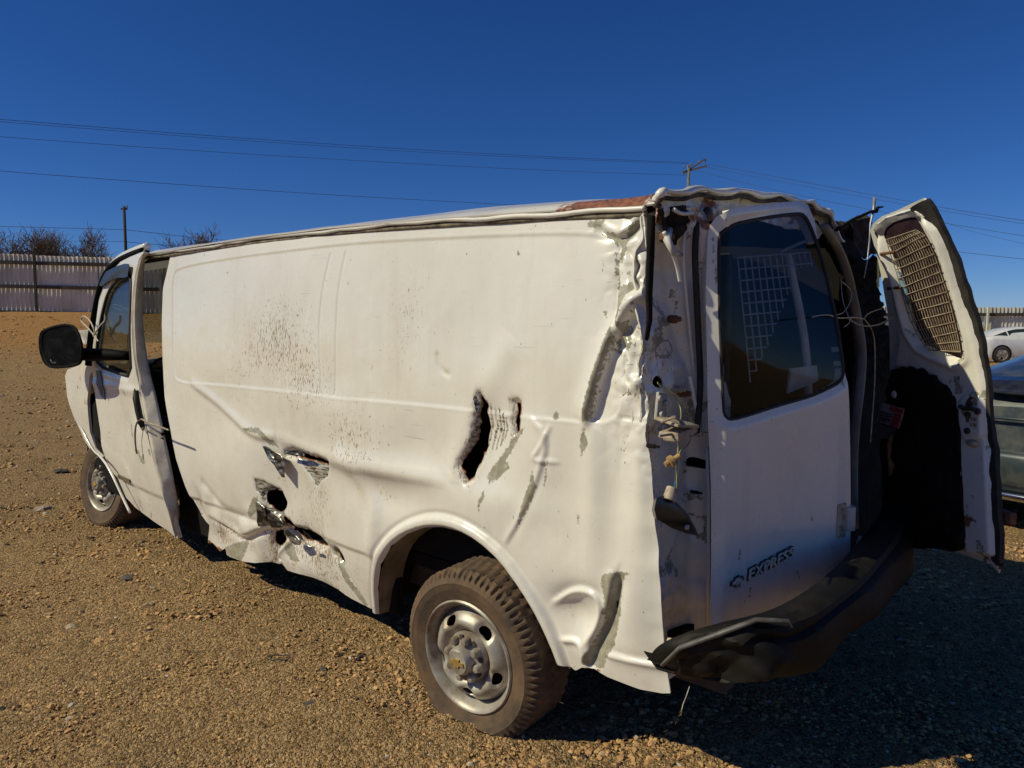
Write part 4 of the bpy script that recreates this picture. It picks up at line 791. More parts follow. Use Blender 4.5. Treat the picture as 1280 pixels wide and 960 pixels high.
TRIM = z3([(228, 150), (260, 136), (300, 128), (345, 132), (400, 160), (450, 205), (482, 255), (502, 325), (504, 500), (518, 700), (524, 872), (400, 850), (250, 840), (200, 700), (190, 450), (200, 300), (215, 210)])
FUZZ = simple('black_fuzzy_trim', (.013, .011, .010), (.03, .018, .013), .95, nscale=10, bmp=.6, bd=.01, spec=.1)
tp = rdp(TRIM, .06); tpp = smooth_poly(tp, True, 2)
tpj = [np.array(p) + .012 * np.array([math.sin(i * 2.3), math.cos(i * 1.7)]) * (p[1] > 1.2) for i, p in enumerate(tpp)]
sheet('trim_panel', tpj, [], .012, rd_surf(.06, lambda s, z: .012 * fbm(s, z, 7, 3, 6)), FUZZ, rd_, .03)
# tinted pane outside, grille inside
sheet('window_glass', rdp([(u + (1148 - u) * -.04, v + (360 - v) * -.04) for u, v in R_HOLE], .004), [], .04, rd_surf(.004), GLASS_P, rd_, .004)
g = [hit(u, v, frd(.035)) for u, v in z2([(352, 244), (548, 175), (560, 800), (722, 862)])]
g = [hit(u, v, frd(.035)) for u, v in z2([(345, 262), (545, 195), (545, 790), (722, 850)])]
m = MB(); q = lambda a, b, d=0: g[0] * (1 - a) * (1 - b) + g[1] * a * (1 - b) + g[2] * (1 - a) * b + g[3] * a * b + nR * (d + .03 * math.sin(3.14 * b))
top = lambda b: z2([(345 + 215 * b, 262 + 535 * b)])[0]
LB = z2([(350, 240), (372, 310), (398, 390), (425, 480), (445, 560), (475, 650), (520, 740), (560, 790)]); RB = z2([(500, 190), (545, 215), (590, 310), (620, 400), (655, 500), (680, 600), (705, 700), (722, 800)])
def lerp_pl(pl, t): t = t * (len(pl) - 1); i = min(int(t), len(pl) - 2); k = t - i; return (pl[i][0] * (1 - k) + pl[i + 1][0] * k, pl[i][1] * (1 - k) + pl[i + 1][1] * k)
def gp(a, b, d=.035): l = lerp_pl(LB, b); r = lerp_pl(RB, b); return tuple(hit(l[0] * (1 - a) + r[0] * a, l[1] * (1 - a) + r[1] * a, frd(d + .008 * math.sin(9 * a + 5 * b))))
for j in range(15): b = j / 14; m.tube([gp(a, b) for a in np.linspace(0, 1, 7)], .0026, 4)
for i in range(17): a = i / 16; m.tube([gp(a, b, .032) for b in np.linspace(0, 1, 11)], .0018, 4)
tag(m.build('security_grille', simple('grille_wire', (.46, .39, .27), (.25, .17, .11), .55, nscale=50, bmp=0), rd_), kind='stuff')
for (u, v) in z2([(360, 305), (395, 480)]): 
    p = hit(u, v, frd(.05)); MB().tube([p - dR * .05, p, p + dR * .04], .007, 5).build('grille_clamp', RUST, rd_, True)
m = MB(); pts = z2([(410, 395), (425, 420), (440, 470), (455, 520), (462, 560)]); m.tube([tuple(hit(u, v, frd(.028))) for u, v in pts], [.004, .010, .013, .010, .004], 6); m.build('blue_tape', simple('faded_blue_tape', (.20, .38, .52), (.12, .25, .36), .6), rd_, True)
m = MB()
def rbolt(m, u, v, r, d=.062): m.lathe([(r, -.004), (r, .006), (r * .6, .009), (.0001, .009)], 8, Matrix.Translation(hit(u, v, frd(d))) @ Matrix.Rotation(PH, 4, 'Z') @ Matrix.Rotation(math.pi / 2, 4, 'Y'))
LATM = simple('latch_metal', (.09, .07, .05), (.03, .028, .025), .5, metal=.4, nscale=40)
for u, v in z3([(549, 272), (583, 302), (543, 316), (541, 380)]): m = MB(); rbolt(m, u, v, .013); m.build('latch_bolt', LATM, rd_, True, 40)
m = MB()
m.tube([tuple(hit(*z3([q_])[0], frd(.075))) for q_ in [(510, 280), (525, 290), (555, 290), (570, 296)]], .009, 6); m.tube([tuple(hit(*z3([q_])[0], frd(.075))) for q_ in [(545, 260), (560, 240)]], .006, 6); m.tube([tuple(hit(*z3([q_])[0], frd(.07))) for q_ in [(541, 322), (541, 345)]], .005, 6)
m.build('latch', LATM, rd_, True, 40)
m = MB()
for u, v in z3([(558, 332), (572, 334), (557, 355), (571, 357)]): m.box(hit(u, v, frd(.066)), (.004, .012, .014), Matrix.Rotation(PH, 3, 'Z'))
m.build('latch_plate', BEIGE, rd_)
p = hit(*z3([(560, 428)])[0], frd(.05)); MB().lathe([(.0001, .012), (.02, .010), (.035, .0), (.036, -.006)], 14, Matrix.Translation(p) @ Matrix.Rotation(PH, 4, 'Z') @ Matrix.Rotation(math.pi / 2, 4, 'Y') @ Matrix.Diagonal((.5, 1, 1, 1))).build('drain_cup', BEIGE, rd_, True)
m = MB(); m.box(hit(*z3([(690, 722)])[0], frd(-.02)), (.03, .09, .05), Matrix.Rotation(PH, 3, 'Z'), .006); m.build('outer_bracket', RUST, rd_)
# ---------------------------------------------------------------- loose headliner, rods, strap at the rear right of the roof
HL = simple('scorched_headliner', (.045, .035, .026), (.012, .010, .009), .9, nscale=9, bmp=.7, bd=.01)
def slab(name, px, x, th, mat, amp=.02, step=.012, parent=VAN):
    poly = [(-hit(u, v, lambda p: p[0] - x)[1], hit(u, v, lambda p: p[0] - x)[2]) for u, v in px]
    return sheet(name, poly, [], step, lambda s, z: np.stack([x + amp * fbm(s, z, 9, 3, 13) + .4 * amp * np.sign(np.sin(z * 90 + 6 * fbm(s, z, 3, 2, 1))), -s, z], 1), mat, parent, th, None)
slab('torn_headliner', z2([(80, 165), (110, 172), (160, 150), (240, 132), (278, 128), (290, 150), (282, 175), (280, 200), (295, 235), (302, 300), (265, 312), (240, 318), (180, 322), (140, 300), (100, 220)]), -.86, .03, HL)
slab('hanging_lining', z2([(180, 342), (250, 345), (310, 335), (318, 345), (308, 400), (300, 470), (318, 540), (345, 620), (372, 700), (385, 760), (380, 860), (330, 960), (240, 960), (230, 700), (200, 500), (170, 400)]), -.90, .04, simple('black_lining', (.012, .010, .009), (.02, .016, .012), .95, nscale=8, bmp=.5, spec=.1), .02)
m = MB(); r1 = lambda u, v, x=-.95: tuple(hit(*z2([(u, v)])[0], lambda p: p[0] - x)); m.tube([r1(100, 190), (r1(180, 140)), r1(270, 100), r1(300, 95), r1(308, 78), r1(335, 74)], [.008, .007, .007, .012, .007, .004], 6); m.build('headliner_strut', DARK, VAN, True)
MB().tube([r1(293, 28), r1(288, 90), r1(272, 160), r1(268, 240), r1(258, 330), r1(240, 430)], [.008, .007, .0045, .004, .004, .003], 6).build('aerial_rod', simple('rod_metal', (.45, .46, .47), (.25, .24, .22), .4, metal=.4), VAN, True)
m = MB(); a_, b_ = r1(317, 342, -.97), r1(304, 476, -.97); m.box((np.array(a_) + np.array(b_)) / 2, (.003, .028, np.linalg.norm(np.array(a_) - np.array(b_))), Matrix.Rotation(-.12, 3, 'X')); m.build('yellow_strap', YELLOW, VAN)
# pale wires strung between the doors
def rwire(pts, r=.0028, mat=WIRE): return MB().tube(smooth_poly([tuple(hit(*z2([(u, v)])[0], lambda p, x=x: p[0] - x)) for u, v, x in pts], False, 3), r, 5).build('loose_wire', mat, VAN, True)
rwire([(-20, 625, -1.16), (40, 612, -1.15), (90, 620, -1.13), (150, 600, -1.05), (190, 500, -1.0), (120, 440, -.98)], .0022)
rwire([(75, 618, -1.14), (110, 632, -1.12), (170, 628, -1.1), (200, 628, -1.1), (240, 635, -1.1)], .003)
rwire([(140, 675, -1.1), (170, 655, -1.1), (165, 630, -1.1), (130, 540, -1.05), (125, 430, -1.0)], .002)
rwire([(240, 635, -1.1), (180, 625, -1.1), (165, 640, -1.1), (230, 672, -1.1), (310, 668, -1.1), (380, 630, -1.12), (420, 600, -1.15), (500, 590, -1.2), (590, 560, -1.28), (622, 535, -1.3), (590, 525, -1.28), (500, 560, -1.2), (415, 605, -1.15)], .0034)
rwire([(240, 635, -1.1), (260, 605, -1.1), (330, 582, -1.1)], .0026)
rwire([(240, 635, -1.1), (280, 680, -1.1), (296, 760, -1.1), (294, 960, -1.1), (282, 1120, -1.1), (272, 1250, -1.1)], .0028)
rwire([(400, 762, -1.12), (440, 780, -1.14), (520, 790, -1.18), (580, 796, -1.22)], .0024)
# printed label hanging in the dark opening
LX = -.97; lq = [hit(u, v, frd(.12)) for u, v in z3([(205, 268), (290, 292), (268, 372), (175, 340)])]
def decal(name, q, mat, parent, off=.0, th=.002):
    n = np.cross(q[1] - q[0], q[3] - q[0]); n /= np.linalg.norm(n); 
    if n @ (CV - q[0]) < 0: n = -n
    V = [tuple(p + n * off) for p in q] + [tuple(p + n * (off - th)) for p in q]
    return mk(name, V, [(0, 1, 2, 3), (7, 6, 5, 4), (0, 4, 5, 1), (1, 5, 6, 2), (2, 6, 7, 3), (3, 7, 4, 0)], mat, parent, False)
LAB = simple('stained_label', (.42, .37, .36), (.14, .06, .05), .6, nscale=16); lb = decal('printed_label', lq, LAB, rd_)
bil = lambda a, b: lq[0] * (1 - a) * (1 - b) + lq[1] * a * (1 - b) + lq[2] * a * b + lq[3] * (1 - a) * b
REDP = simple('red_print', (.45, .05, .04), (.25, .03, .03), .6); BLK = simple('black_print', (.02, .02, .02), None, .7)
decal('label_band', [bil(.38, .02), bil(.97, .06), bil(.95, .28), bil(.36, .24)], REDP, rd_, .002)
for (a0, a1, b0_, b1_) in ((.08, .55, .42, .47), (.08, .62, .52, .56), (.08, .5, .61, .65), (.08, .58, .72, .78), (.08, .45, .85, .88)): decal('label_line', [bil(a0, b0_), bil(a1, b0_), bil(a1, b1_), bil(a0, b1_)], BLK, rd_, .002, .001)
decal('label_stripe', [bil(.66, .30), bil(.95, .30), bil(.93, .98), bil(.62, .98)], REDP, rd_, .002)
lq2 = [hit(u, v, frd(.115)) for u, v in z3([(170, 345), (255, 372), (240, 420), (155, 400)])]; decal('torn_label', lq2, simple('stained_pink', (.22, .14, .13), (.06, .03, .03), .7, nscale=18), rd_)
m = MB(); m.tube([tuple(hit(*z3([q_])[0], frd(.12))) for q_ in [(240, 395), (230, 430), (228, 480), (238, 520), (232, 560)]], [.010, .014, .009, .016, .008], 6, flat=.5); m.build('rust_streaked_strap', RUST, rd_, True)
MB().lathe([(.0001, .006), (.012, .005), (.018, -.003)], 12, Matrix.Translation(hit(*z3([(246, 234)])[0], frd(.12))) @ Matrix.Rotation(PH, 4, 'Z') @ Matrix.Rotation(math.pi / 2, 4, 'Y')).build('interior_lamp', PILL, rd_, True)
# ---------------------------------------------------------------- rear bumper, torn down and twisted
def bp(u, v, x): return hit(u, v, lambda p: p[0] - x)
BT_ = [(-.98, (830, 829), (834, 840)), (-1.04, (845, 810), (858, 846)), (-1.12, (880, 796), (890, 856)), (-1.20, (915, 786), (920, 850)), (-1.27, (955, 778), (955, 855)), (-1.31, (990, 768), (1000, 852)), (-1.34, (1020, 752), (1040, 812)), (-1.35, (1050, 730), (1075, 782)), (-1.34, (1075, 705), (1100, 762)), (-1.32, (1095, 680), (1125, 738)), (-1.28, (1112, 658), (1136, 712)), (-1.20, (1120, 640), (1138, 690)), (-1.12, (1122, 625), (1136, 665))]
tops = smooth_poly([bp(*t, x) for x, t, b in BT_], False, 3); bots = smooth_poly([bp(*b, x) for x, t, b in BT_], False, 3)
V = []; K = 16; n = len(tops)
PROF = [(0, .0), (.06, .030), (.14, .036), (.20, .018), (.26, .016), (.32, .034), (.60, .040), (.80, .034), (.90, .018), (.96, -.012), (1.0, -.04)]
tri = lambda q: abs((q % 1) * 2 - 1) * 2 - 1
for i in range(n):
    t, b = tops[i], bots[i]; f = i / (n - 1)
    for k in range(K + 1):
        a = k / K; p = t * (1 - a) + b * a; bul = float(np.interp(a, *zip(*PROF))); cw = max(0, 1 - abs(f - .22) / .26)
        cr = .55 * cw * (.045 * tri(f * 4.2 + a * .9) * (.3 + a) + .018 * tri(f * 9 - a * 2.2)) + .012 * tri(f * 6 + .3) * a
        V.append((p[0] - bul - cr, p[1] + cr * .3, p[2] - .012 * tri(f * 8) * cw * (1 - a)))
    # step / top return going forward, under the doors
for i in range(n):
    t = tops[i]; V.append((t[0] + .06, t[1] - .0, t[2] - .005))
for i in range(n):
    b = bots[i]; V.append((b[0] + .10, b[1] - .02, b[2] + .03))
Fc = [(i * (K + 1) + k, i * (K + 1) + k + 1, (i + 1) * (K + 1) + k + 1, (i + 1) * (K + 1) + k) for i in range(n - 1) for k in range(K)]
o1 = n * (K + 1); o2 = o1 + n
Fc += [(i * (K + 1), (i + 1) * (K + 1), o1 + i + 1, o1 + i) for i in range(n - 1)] + [(i * (K + 1) + K, o2 + i, o2 + i + 1, (i + 1) * (K + 1) + K) for i in range(n - 1)]
bo = mk('rear_bumper', V, Fc, BUMP, VAN, True, None, 32); md = bo.modifiers.new('thickness', 'SOLIDIFY'); md.thickness = .008; md.offset = 0
MB().tube([tuple(bp(u, v, x)) for u, v, x in [(828, 831, -1.0), (850, 810, -1.06), (900, 792, -1.17), (945, 775, -1.26), (985, 776, -1.33), (990, 784, -1.34)]], [.012, .016, .018, .016, .012, .006], 7, flat=.5).build('bumper_step_edge', simple('grey_step_edge', (.16, .155, .15), (.06, .055, .05), .5, nscale=12), bo, True)
MB().tube([tuple(bp(u, v, x)) for u, v, x in [(862, 858, -1.05), (858, 870, -1.05), (854, 880, -1.04), (852, 888, -1.05)]], .0016, 4).build('loose_thread', WIRE, bo, True)
MB().box(tuple(bp(847, 806, -.97)), (.06, .05, .03), Matrix.Rotation(.4, 3, 'X'), .006).build('bumper_bracket', BEIGE, bo)
m = MB(); p = bp(1076, 690, -1.22); m.box(p, (.02, .10, .09), Matrix.Rotation(.7, 3, 'X'), .004); m.build('plate_bracket', PILL, bo)
MB().tube([tuple(bp(1148, 655, -1.0)), tuple(bp(1158, 668, -1.0))], [.05, .03], 8).build('exhaust_tip', PILL, VAN, True)
# ---------------------------------------------------------------- wheels
def wheel_parts(C, axis, upv, R, rim_r, wd, flat, name='wheel', detail=True):
    ax = Vector(axis).normalized(); up_ = (Vector(upv) - ax * Vector(upv).dot(ax)).normalized(); fw = up_.cross(ax); C = Vector(C)
    M = Matrix(((fw.x, up_.x, ax.x, C.x), (fw.y, up_.y, ax.y, C.y), (fw.z, up_.z, ax.z, C.z), (0, 0, 0, 1)))   # local z = outwards
    def squash(p):
        q = M @ Vector(p)
        lim = .004
        if q.z < -.5:
            t = (lim + .05 - q.z); nz = lim + .05 * math.exp(-t / .05); bul = (nz - q.z); q.z = nz; k = 1 if Vector(p).z > -wd * .5 else -1
            q += Vector((ax.x, ax.y, 0)) * bul * flat * k * .6
        fl_ = .006
        if q.z < .07:
            k = 1 if Vector(p).z > -wd * .5 else -1; rr_ = math.hypot(Vector(p).x, Vector(p).y); q += Vector((ax.x, ax.y, 0)) * (.07 - q.z) * k * .35 * flat * min(1, max(0, (rr_ - rim_r - .02) / .04)); q.z = max(q.z, fl_)
        return q
    nseg = 288; prof = [(rim_r + .004, -.018), (rim_r + .014, .0), (rim_r + .03, .006), (rim_r + .055, .012), (R - .075, .014), (R - .055, .012), (R - .050, .0145), (R - .045, .011), (R - .022, .002), (R - .008, -.014)]
    m = MB(); V = []
    full = prof + [(R, -.03), (R, -.07), (R, -.10), (R + .001, -wd / 2), (R, -wd + .10), (R, -wd + .07), (R, -wd + .03), (R - .010, -wd + .012), (R - .06, -wd - .008), (rim_r + .02, -wd), (rim_r + .004, -wd + .02)]
    for j, (r, z) in enumerate(full):
        for k in range(nseg):
            th = 2 * math.pi * k / nseg; rr = r; zz = z
            if 8 <= j <= 18:      # tread lugs and grooves
                lug = k % 4 < 2; row = j % 2
                if j in (8, 9, 17, 18): rr -= .013 if lug else 0; zz += .002 if (lug and j == 8) else 0
                elif j in (11, 13, 15): rr -= .009
                else: rr -= .009 if ((k + j) % 6 < 2) else 0
            V.append(squash((rr * math.sin(th), rr * math.cos(th), zz)))
    n = nseg; Fc = [(i * n + k, i * n + (k + 1) % n, (i + 1) * n + (k + 1) % n, (i + 1) * n + k) for i in range(len(full) - 1) for k in range(n)]
    w_ = thing_mesh = mk(name, V, [f[::-1] for f in Fc], TYRE, VAN, True, None, 35)
    # rim: dished steel wheel with oval slots
    m = MB(); ro_ = rim_r
    m.lathe([(ro_ + .012, -.004), (ro_ + .016, .004), (ro_ + .010, .010), (ro_, .006), (ro_ - .008, -.012), (ro_ - .018, -.03), (ro_ - .022, -.06), (ro_ - .015, -.12), (ro_ - .006, -wd + .02)], 56, M); m.build('rim', RIMM, w_, True, 50)
    r0, r1_ = .055, ro_ - .016
    slots = [ph_ - .61 for ph_ in (0, 2 * math.pi / 5, 4 * math.pi / 5, 6 * math.pi / 5, 8 * math.pi / 5)]; rs_ = r1_ * .77
    hl = [[(rs_ * math.sin(a) + .031 * math.cos(q) * math.cos(a) + .019 * math.sin(q) * math.sin(a), rs_ * math.cos(a) - .031 * math.cos(q) * math.sin(a) + .019 * math.sin(q) * math.cos(a)) for q in np.linspace(0, 2 * math.pi, 20)[:-1]] for a in slots]
    Mn = np.array(M)
    def disc(a, b):
        rr = np.hypot(a, b); t = (rr - r0) / (r1_ - r0); z = -.030 + .042 * np.exp(-((t - .60) / .26) ** 2) - .03 * np.clip((t - .84) / .16, 0, 1)
        Pq = np.stack([a, b], 1)
        for h_ in hl: d, _, _, _ = seg_near(Pq, h_); z = z - .012 * np.exp(-(d / .010) ** 2)
        return np.stack([a, b, z, 0 * a + 1], 1) @ Mn[:3].T
    sheet('wheel_disc', [(r1_ * math.cos(q), r1_ * math.sin(q)) for q in np.linspace(0, 2 * math.pi, 73)[:-1]], hl if detail else hl[:], .006 if detail else .012, disc, RIMM, w_, .006)
    m = MB(); m.lathe([(ro_ - .02, -.09), (.02, -.09)], 32, M); m.build('brake_drum', simple('brake_dark', (.03, .025, .02), (.08, .045, .02), .9), w_)
    # hub cap with lug nuts
    hm = MB(); hm.lathe([(.100, -.030), (.101, -.008), (.094, .006), (.078, .012), (.058, .024), (.054, .050), (.046, .060), (.0001, .061)], 40, M); hc = hm.build('hub_cap', RIMM, w_, True, 40)
    for k in range(8):
        th = 2 * math.pi * k / 8 + .2; T = M @ Matrix.Translation((.077 * math.sin(th), .077 * math.cos(th), .012)); lm = MB(); lm.lathe([(.017, -.01), (.017, .018), (.012, .027), (.0001, .029)], 8, T)
        lm.build('lug_cap', RIMM, w_, True, 40)
        if detail: rb = MB(); th2 = th + math.pi / 8; T2 = M @ Matrix.Rotation(-th2, 4, 'Z') @ Matrix.Translation((0, .066, .010)); rb.box((0, .006, 0), (.018, .040, .010)); rb.v = [tuple(T2 @ Vector(v)) for v in rb.v]; rb.build('recess_shade_bar', simple_cache('hub_shade'), w_)  # dark bars paint the shade of the recesses between the lugs
    bowm('emblem', .78, .004, GOLD, M @ Matrix.Translation((0, 0, .0615)), w_)
    return w_
_sc = {}
def simple_cache(k):
    if k not in _sc: _sc[k] = simple('recess_shade', (.05, .042, .034), (.10, .07, .05), .8)
    return _sc[k]
RCx = hit(584, 821, lambda p: p[1] - .055)
rw_ = wheel_parts(RCx, (-.07, .985, -.05), (-.02, .05, .99), .346, .212, .235, .9)
FCx = hit(128, 604, lambda p: p[1] + .07)
fw_ = wheel_parts(FCx, (-.16, .98, .10), (0, .1, .99), .355, .205, .235, .8, detail=False)
for y_ in (-1.78,): 
    for x_ in (-.258, 4.0): wheel_parts((x_, y_ - .05, .355), (0, -1, 0), (0, 0, 1), .36, .212, .235, .3, detail=False)
# ---------------------------------------------------------------- driver's door, ajar, with its edge bent outwards
DB = lambda d: (lambda p: p[1] - float(S0(p[0], p[2])) - d)
def dsurf_off(x, z):     # the rear edge of the door stands off the body, the front edge sits on it
    return .02 + .07 * sstep(-np.asarray(x, float), -3.9, -2.9) * 1.0
fdr = lambda p: p[1] - float(S0(p[0], p[2])) - float(dsurf_off(p[0], p[2]))
z6 = lambda p: zp(30, 300, 2.526, p)
def dxz(px): return [tuple(hit(u, v, fdr)[[0, 2]]) for u, v in px]
D_OUT = dxz([(182, 314)] + z6([(365, 60), (352, 110), (345, 170), (342, 250), (345, 330), (355, 420), (368, 500), (385, 590), (405, 690), (430, 780), (455, 860), (478, 945), (440, 915), (390, 880), (345, 845), (318, 815), (298, 770), (285, 740), (262, 700), (245, 650), (240, 600), (228, 520), (218, 440), (214, 400), (216, 340), (228, 250), (238, 180), (250, 130), (270, 95), (300, 72), (340, 52)]))
D_WIN = smooth_poly(dxz(z6([(228, 400), (224, 350), (232, 290), (246, 220), (262, 165), (285, 130), (320, 110), (338, 112), (336, 200), (334, 300), (338, 432), (290, 420)])), True, 1)
def door_surf(x, z):
    P = np.stack([x, z], 1); d, _, _, _ = seg_near(P, D_WIN); D = -.012 * (1 - sstep(d, 0, .05)); hx = dxz(z6([(362, 530)]))[0]
    D += -.03 * np.exp(-((x - hx[0] - .03) / .10) ** 2 - ((z - hx[1]) / .14) ** 2); D += .006 * fbm(x, z, 1.8, 3, 19) - .012 * (1 - sstep(z, .42, .45))
    D += -.020 * np.exp(-((x - 3.45) / .22) ** 2 - ((z - .85) / .2) ** 2) + .010 * np.exp(-((z - 1.12) / .03) ** 2)
    return np.stack([x, S0(x, z) + dsurf_off(x, z) + D, z], 1)
fd = sheet('front_door', D_OUT, [D_WIN], .012, door_surf, PAINT, VAN, .03, lambda x, z: np.stack([.62 * (fbm(x, z, 9, 3, 33) > .95), .10 + .25 * (1 - sstep(z, .45, .75)) + .1 * fbm(x, z, 3, 3, 3), 0 * x, 0 * x], 1), flip=True)
grid_surface('side_glass', [tuple(p) for p in D_WIN], lambda x, z: door_surf(x, z) - np.array([0, .02, 0]), GLASS_C, fd, .04)
ring = [door_surf(np.array([p[0]]), np.array([p[1]]))[0] for p in D_WIN]; ring += ring[:2]
MB().tube([tuple(p + np.array([0, .002, 0])) for p in ring], .012, 6, cap=False).build('window_seal', RUBBER, fd, True)
# shut face of the door seen edge on: runs inwards from the bent rear edge
EA = z6([(382, 30), (360, 100), (350, 200), (350, 300), (360, 420), (372, 500), (388, 590), (408, 690), (432, 790), (460, 870), (480, 945)])
EB = z6([(384, 32), (378, 120), (374, 200), (378, 300), (398, 420), (420, 500), (438, 590), (458, 680), (478, 780), (492, 860), (490, 885)])
V = []
for i, (a, b) in enumerate(zip(smooth_poly(EA, False, 2), smooth_poly(EB, False, 2))):
    p = hit(a[0], a[1], fdr); q = hit(b[0], b[1], lambda p_: p_[1] - float(S0(p_[0], p_[2])) - .012)
    for k in range(6): f = k / 5; V.append(p * (1 - f) + q * f + np.array([.010 * math.sin(i * 1.3) * math.sin(f * 3.1), 0, 0]))
n = len(V) // 6; e_ = mk('door_shut_face', V, [(i * 6 + k, (i + 1) * 6 + k, (i + 1) * 6 + k + 1, i * 6 + k + 1) for i in range(n - 1) for k in range(5)], simple('dusty_shut_face', (.80, .74, .62), (.50, .42, .31), .6, nscale=9, lo=.4, hi=.7), fd, True); md = e_.modifiers.new('t', 'SOLIDIFY'); md.thickness = .006
fe = lambda p_: p_[1] - float(S0(p_[0], p_[2])) - .02
def ez(px): return [hit(u, v, fe) for u, v in z6(px)]
m = MB(); pp = [hit(u, v, lambda p: fdr(p) - .012) for u, v in z6([(353, 475), (358, 520), (366, 560), (374, 592)])]; m.tube([tuple(q) for q in pp], [.016, .022, .022, .014], 8, flat=.7); m.build('door_handle', BLACK, fd, True)
ph = [hit(u, v, lambda p: fdr(p) - .02) for u, v in z6([(350, 470), (345, 500), (352, 540), (362, 580), (374, 600), (380, 590)])]; MB().tube([tuple(q) for q in ph], .005, 6).build('handle_surround', RUST, fd, True)
def dwire(px, r, mat=BEIGE, name='tie_strap'): return MB().tube(smooth_poly([tuple(hit(u, v, lambda p: fdr(p) - .03)) for u, v in z6(px)], False, 3), r, 5).build(name, mat, fd, True)
dwire([(372, 565), (355, 575), (350, 610), (352, 650), (356, 675)], .006, simple('grey_strap', (.20, .17, .13), (.08, .07, .05), .7)); dwire([(370, 565), (400, 580), (430, 590), (456, 600)], .006)
m = MB()
for (a, b) in ((420, 628), (440, 612), (438, 628)): m.tube([tuple(hit(*z6([(a, b)])[0], fe)), tuple(hit(*z6([(a, b)])[0], fe) + np.array([-.012, .01, 0]))], .012, 8)
m.build('door_latch', DARK, fd)
q = [hit(u, v, lambda p: fe(p) - .0) + np.array([-.02, .01, 0]) for u, v in z6([(414, 638), (438, 638), (440, 664), (416, 666)])]; decal('door_data_plate', q, simple('data_label', (.30, .27, .22), (.12, .10, .08), .6, nscale=80), fd)
q = [hit(u, v, lambda p: fdr(p) - .006) for u, v in z6([(298, 740), (333, 756), (336, 770), (300, 752)])]; decal('side_badge', q, simple('side_badge_metal', (.24, .20, .11), (.08, .06, .04), .5, nscale=90), fd, .004, .006)
wv = smooth_poly(dxz(z6([(245, 125), (262, 105), (300, 85), (345, 72), (345, 90), (338, 120), (300, 118), (270, 135), (250, 150)])), True, 1)
grid_surface('rain_visor', [tuple(p) for p in wv], lambda x, z: door_surf(x, z) + np.array([0, .025, 0]), simple('smoked_visor', (.02, .028, .05), (.03, .04, .06), .4, nscale=4, bmp=0), fd, .02)
m = MB(); m.tube([tuple(hit(u, v, lambda p: fdr(p) + .05)) for u, v in z6([(255, 198), (290, 205), (328, 218), (345, 235)])], .006, 5); m.tube([tuple(hit(u, v, lambda p: fdr(p) + .05)) for u, v in z6([(262, 205), (300, 220), (330, 222)])], .005, 5); m.build('loose_wire', WIRE, VAN, True)
m = MB().tube(smooth_poly([tuple(hit(u, v, lambda p: p[1] - .03)) for u, v in z6([(235, 320), (205, 280), (185, 262), (178, 248), (190, 238), (210, 255), (225, 290), (215, 310), (240, 270), (258, 255), (256, 235)])], False, 3), .006, 5); m.build('loose_wire', WIRE, VAN, True)
# torn black flash on the door front edge
q = dxz(z6([(228, 412), (240, 412), (256, 470), (256, 505), (244, 490), (234, 450)])); grid_surface('bent_trim', q, lambda x, z: door_surf(x, z) + np.array([0, .008, 0]), simple('grey_trim', (.20, .19, .19), (.10, .10, .10), .5), fd, .03)
# fender, hood, front end
ff = lambda p: p[1] - float(S0(p[0], p[2])) + .02 + .10 * max(0, (p[0] - 4.75) / .5) ** 2
def fxz(px): return [tuple(hit(u, v, ff)[[0, 2]]) for u, v in px]
FARCH = smooth_poly(fxz([(110, 560), (112, 566), (125, 572), (142, 596), (150, 615), (158, 640)]), False, 1)
FEN = fxz([(118, 398), (118, 460), (112, 470), (109, 500), (112, 540), (120, 562), (132, 572), (125, 570), (112, 562), (104, 548), (101, 540), (92, 520), (84, 495), (81, 470), (84, 462), (100, 456), (108, 440), (112, 410)])
fen = sheet('front_fender', FEN, [], .02, lambda x, z: np.stack([x, S0(x, z) - .02 - .10 * np.clip((x - 4.75) / .5, 0, None) ** 2 + .004 * fbm(x, z, 3, 2, 2), z], 1), PAINT, VAN, .02, marks_dirty(.15, 0), flip=True)
LP = z6([(176, 588), (186, 600), (205, 640), (222, 668), (240, 682), (265, 715), (290, 765), (315, 820), (335, 862)]); 
m = MB(); m.tube([tuple(hit(u, v, lambda p: p[1] - .03)) for u, v in smooth_poly(LP, False, 1)], .009, 8, flat=.8); m.build('fender_lip', PAINT, VAN, True)
m = MB(); m.box((4.05, -.32, .62), (.95, .50, .72), None, .05); m.box((4.2, -1.0, .75), (1.0, 1.7, .5), None, .05); m.build('engine_bay', DARK, VAN)
m = MB(); V = []; xs = np.linspace(3.95, 4.85, 10)
for x in xs:
    for s in np.linspace(0, 1, 12): V.append((x, -.10 - 1.74 * s, 1.24 - .20 * (x - 3.95) - .22 * max(0, (x - 4.5) / .35) ** 2 + .06 * math.sin(math.pi * s) - .05 * (1 - s) * 0))
hd = mk('hood', V, [(i * 12 + k, (i + 1) * 12 + k, (i + 1) * 12 + k + 1, i * 12 + k + 1) for i in range(9) for k in range(11)], PAINT, VAN, True); md = hd.modifiers.new('t', 'SOLIDIFY'); md.thickness = .03
m = MB(); m.box((4.86, -1.0, .82), (.10, 1.3, .42), None, .04); m.build('grille', BLACK, VAN); m = MB(); m.box((4.95, -1.0, .48), (.16, 1.45, .24), None, .06); m.build('front_bumper', BLACK, VAN, True, 40)
for yy in (-.42, -1.58): MB().box((4.94, yy, .85), (.08, .3, .18), None, .03).build('headlight', GLASS_C, VAN)
# bent white metal between mirror and pillar
m = MB(); q = [hit(u, v, lambda p: p[1] + .25) for u, v in z6([(165, 285), (212, 283), (213, 320), (205, 335), (190, 330)])]; decal('bent_hood_corner', q, PAINT, VAN, 0, .02)
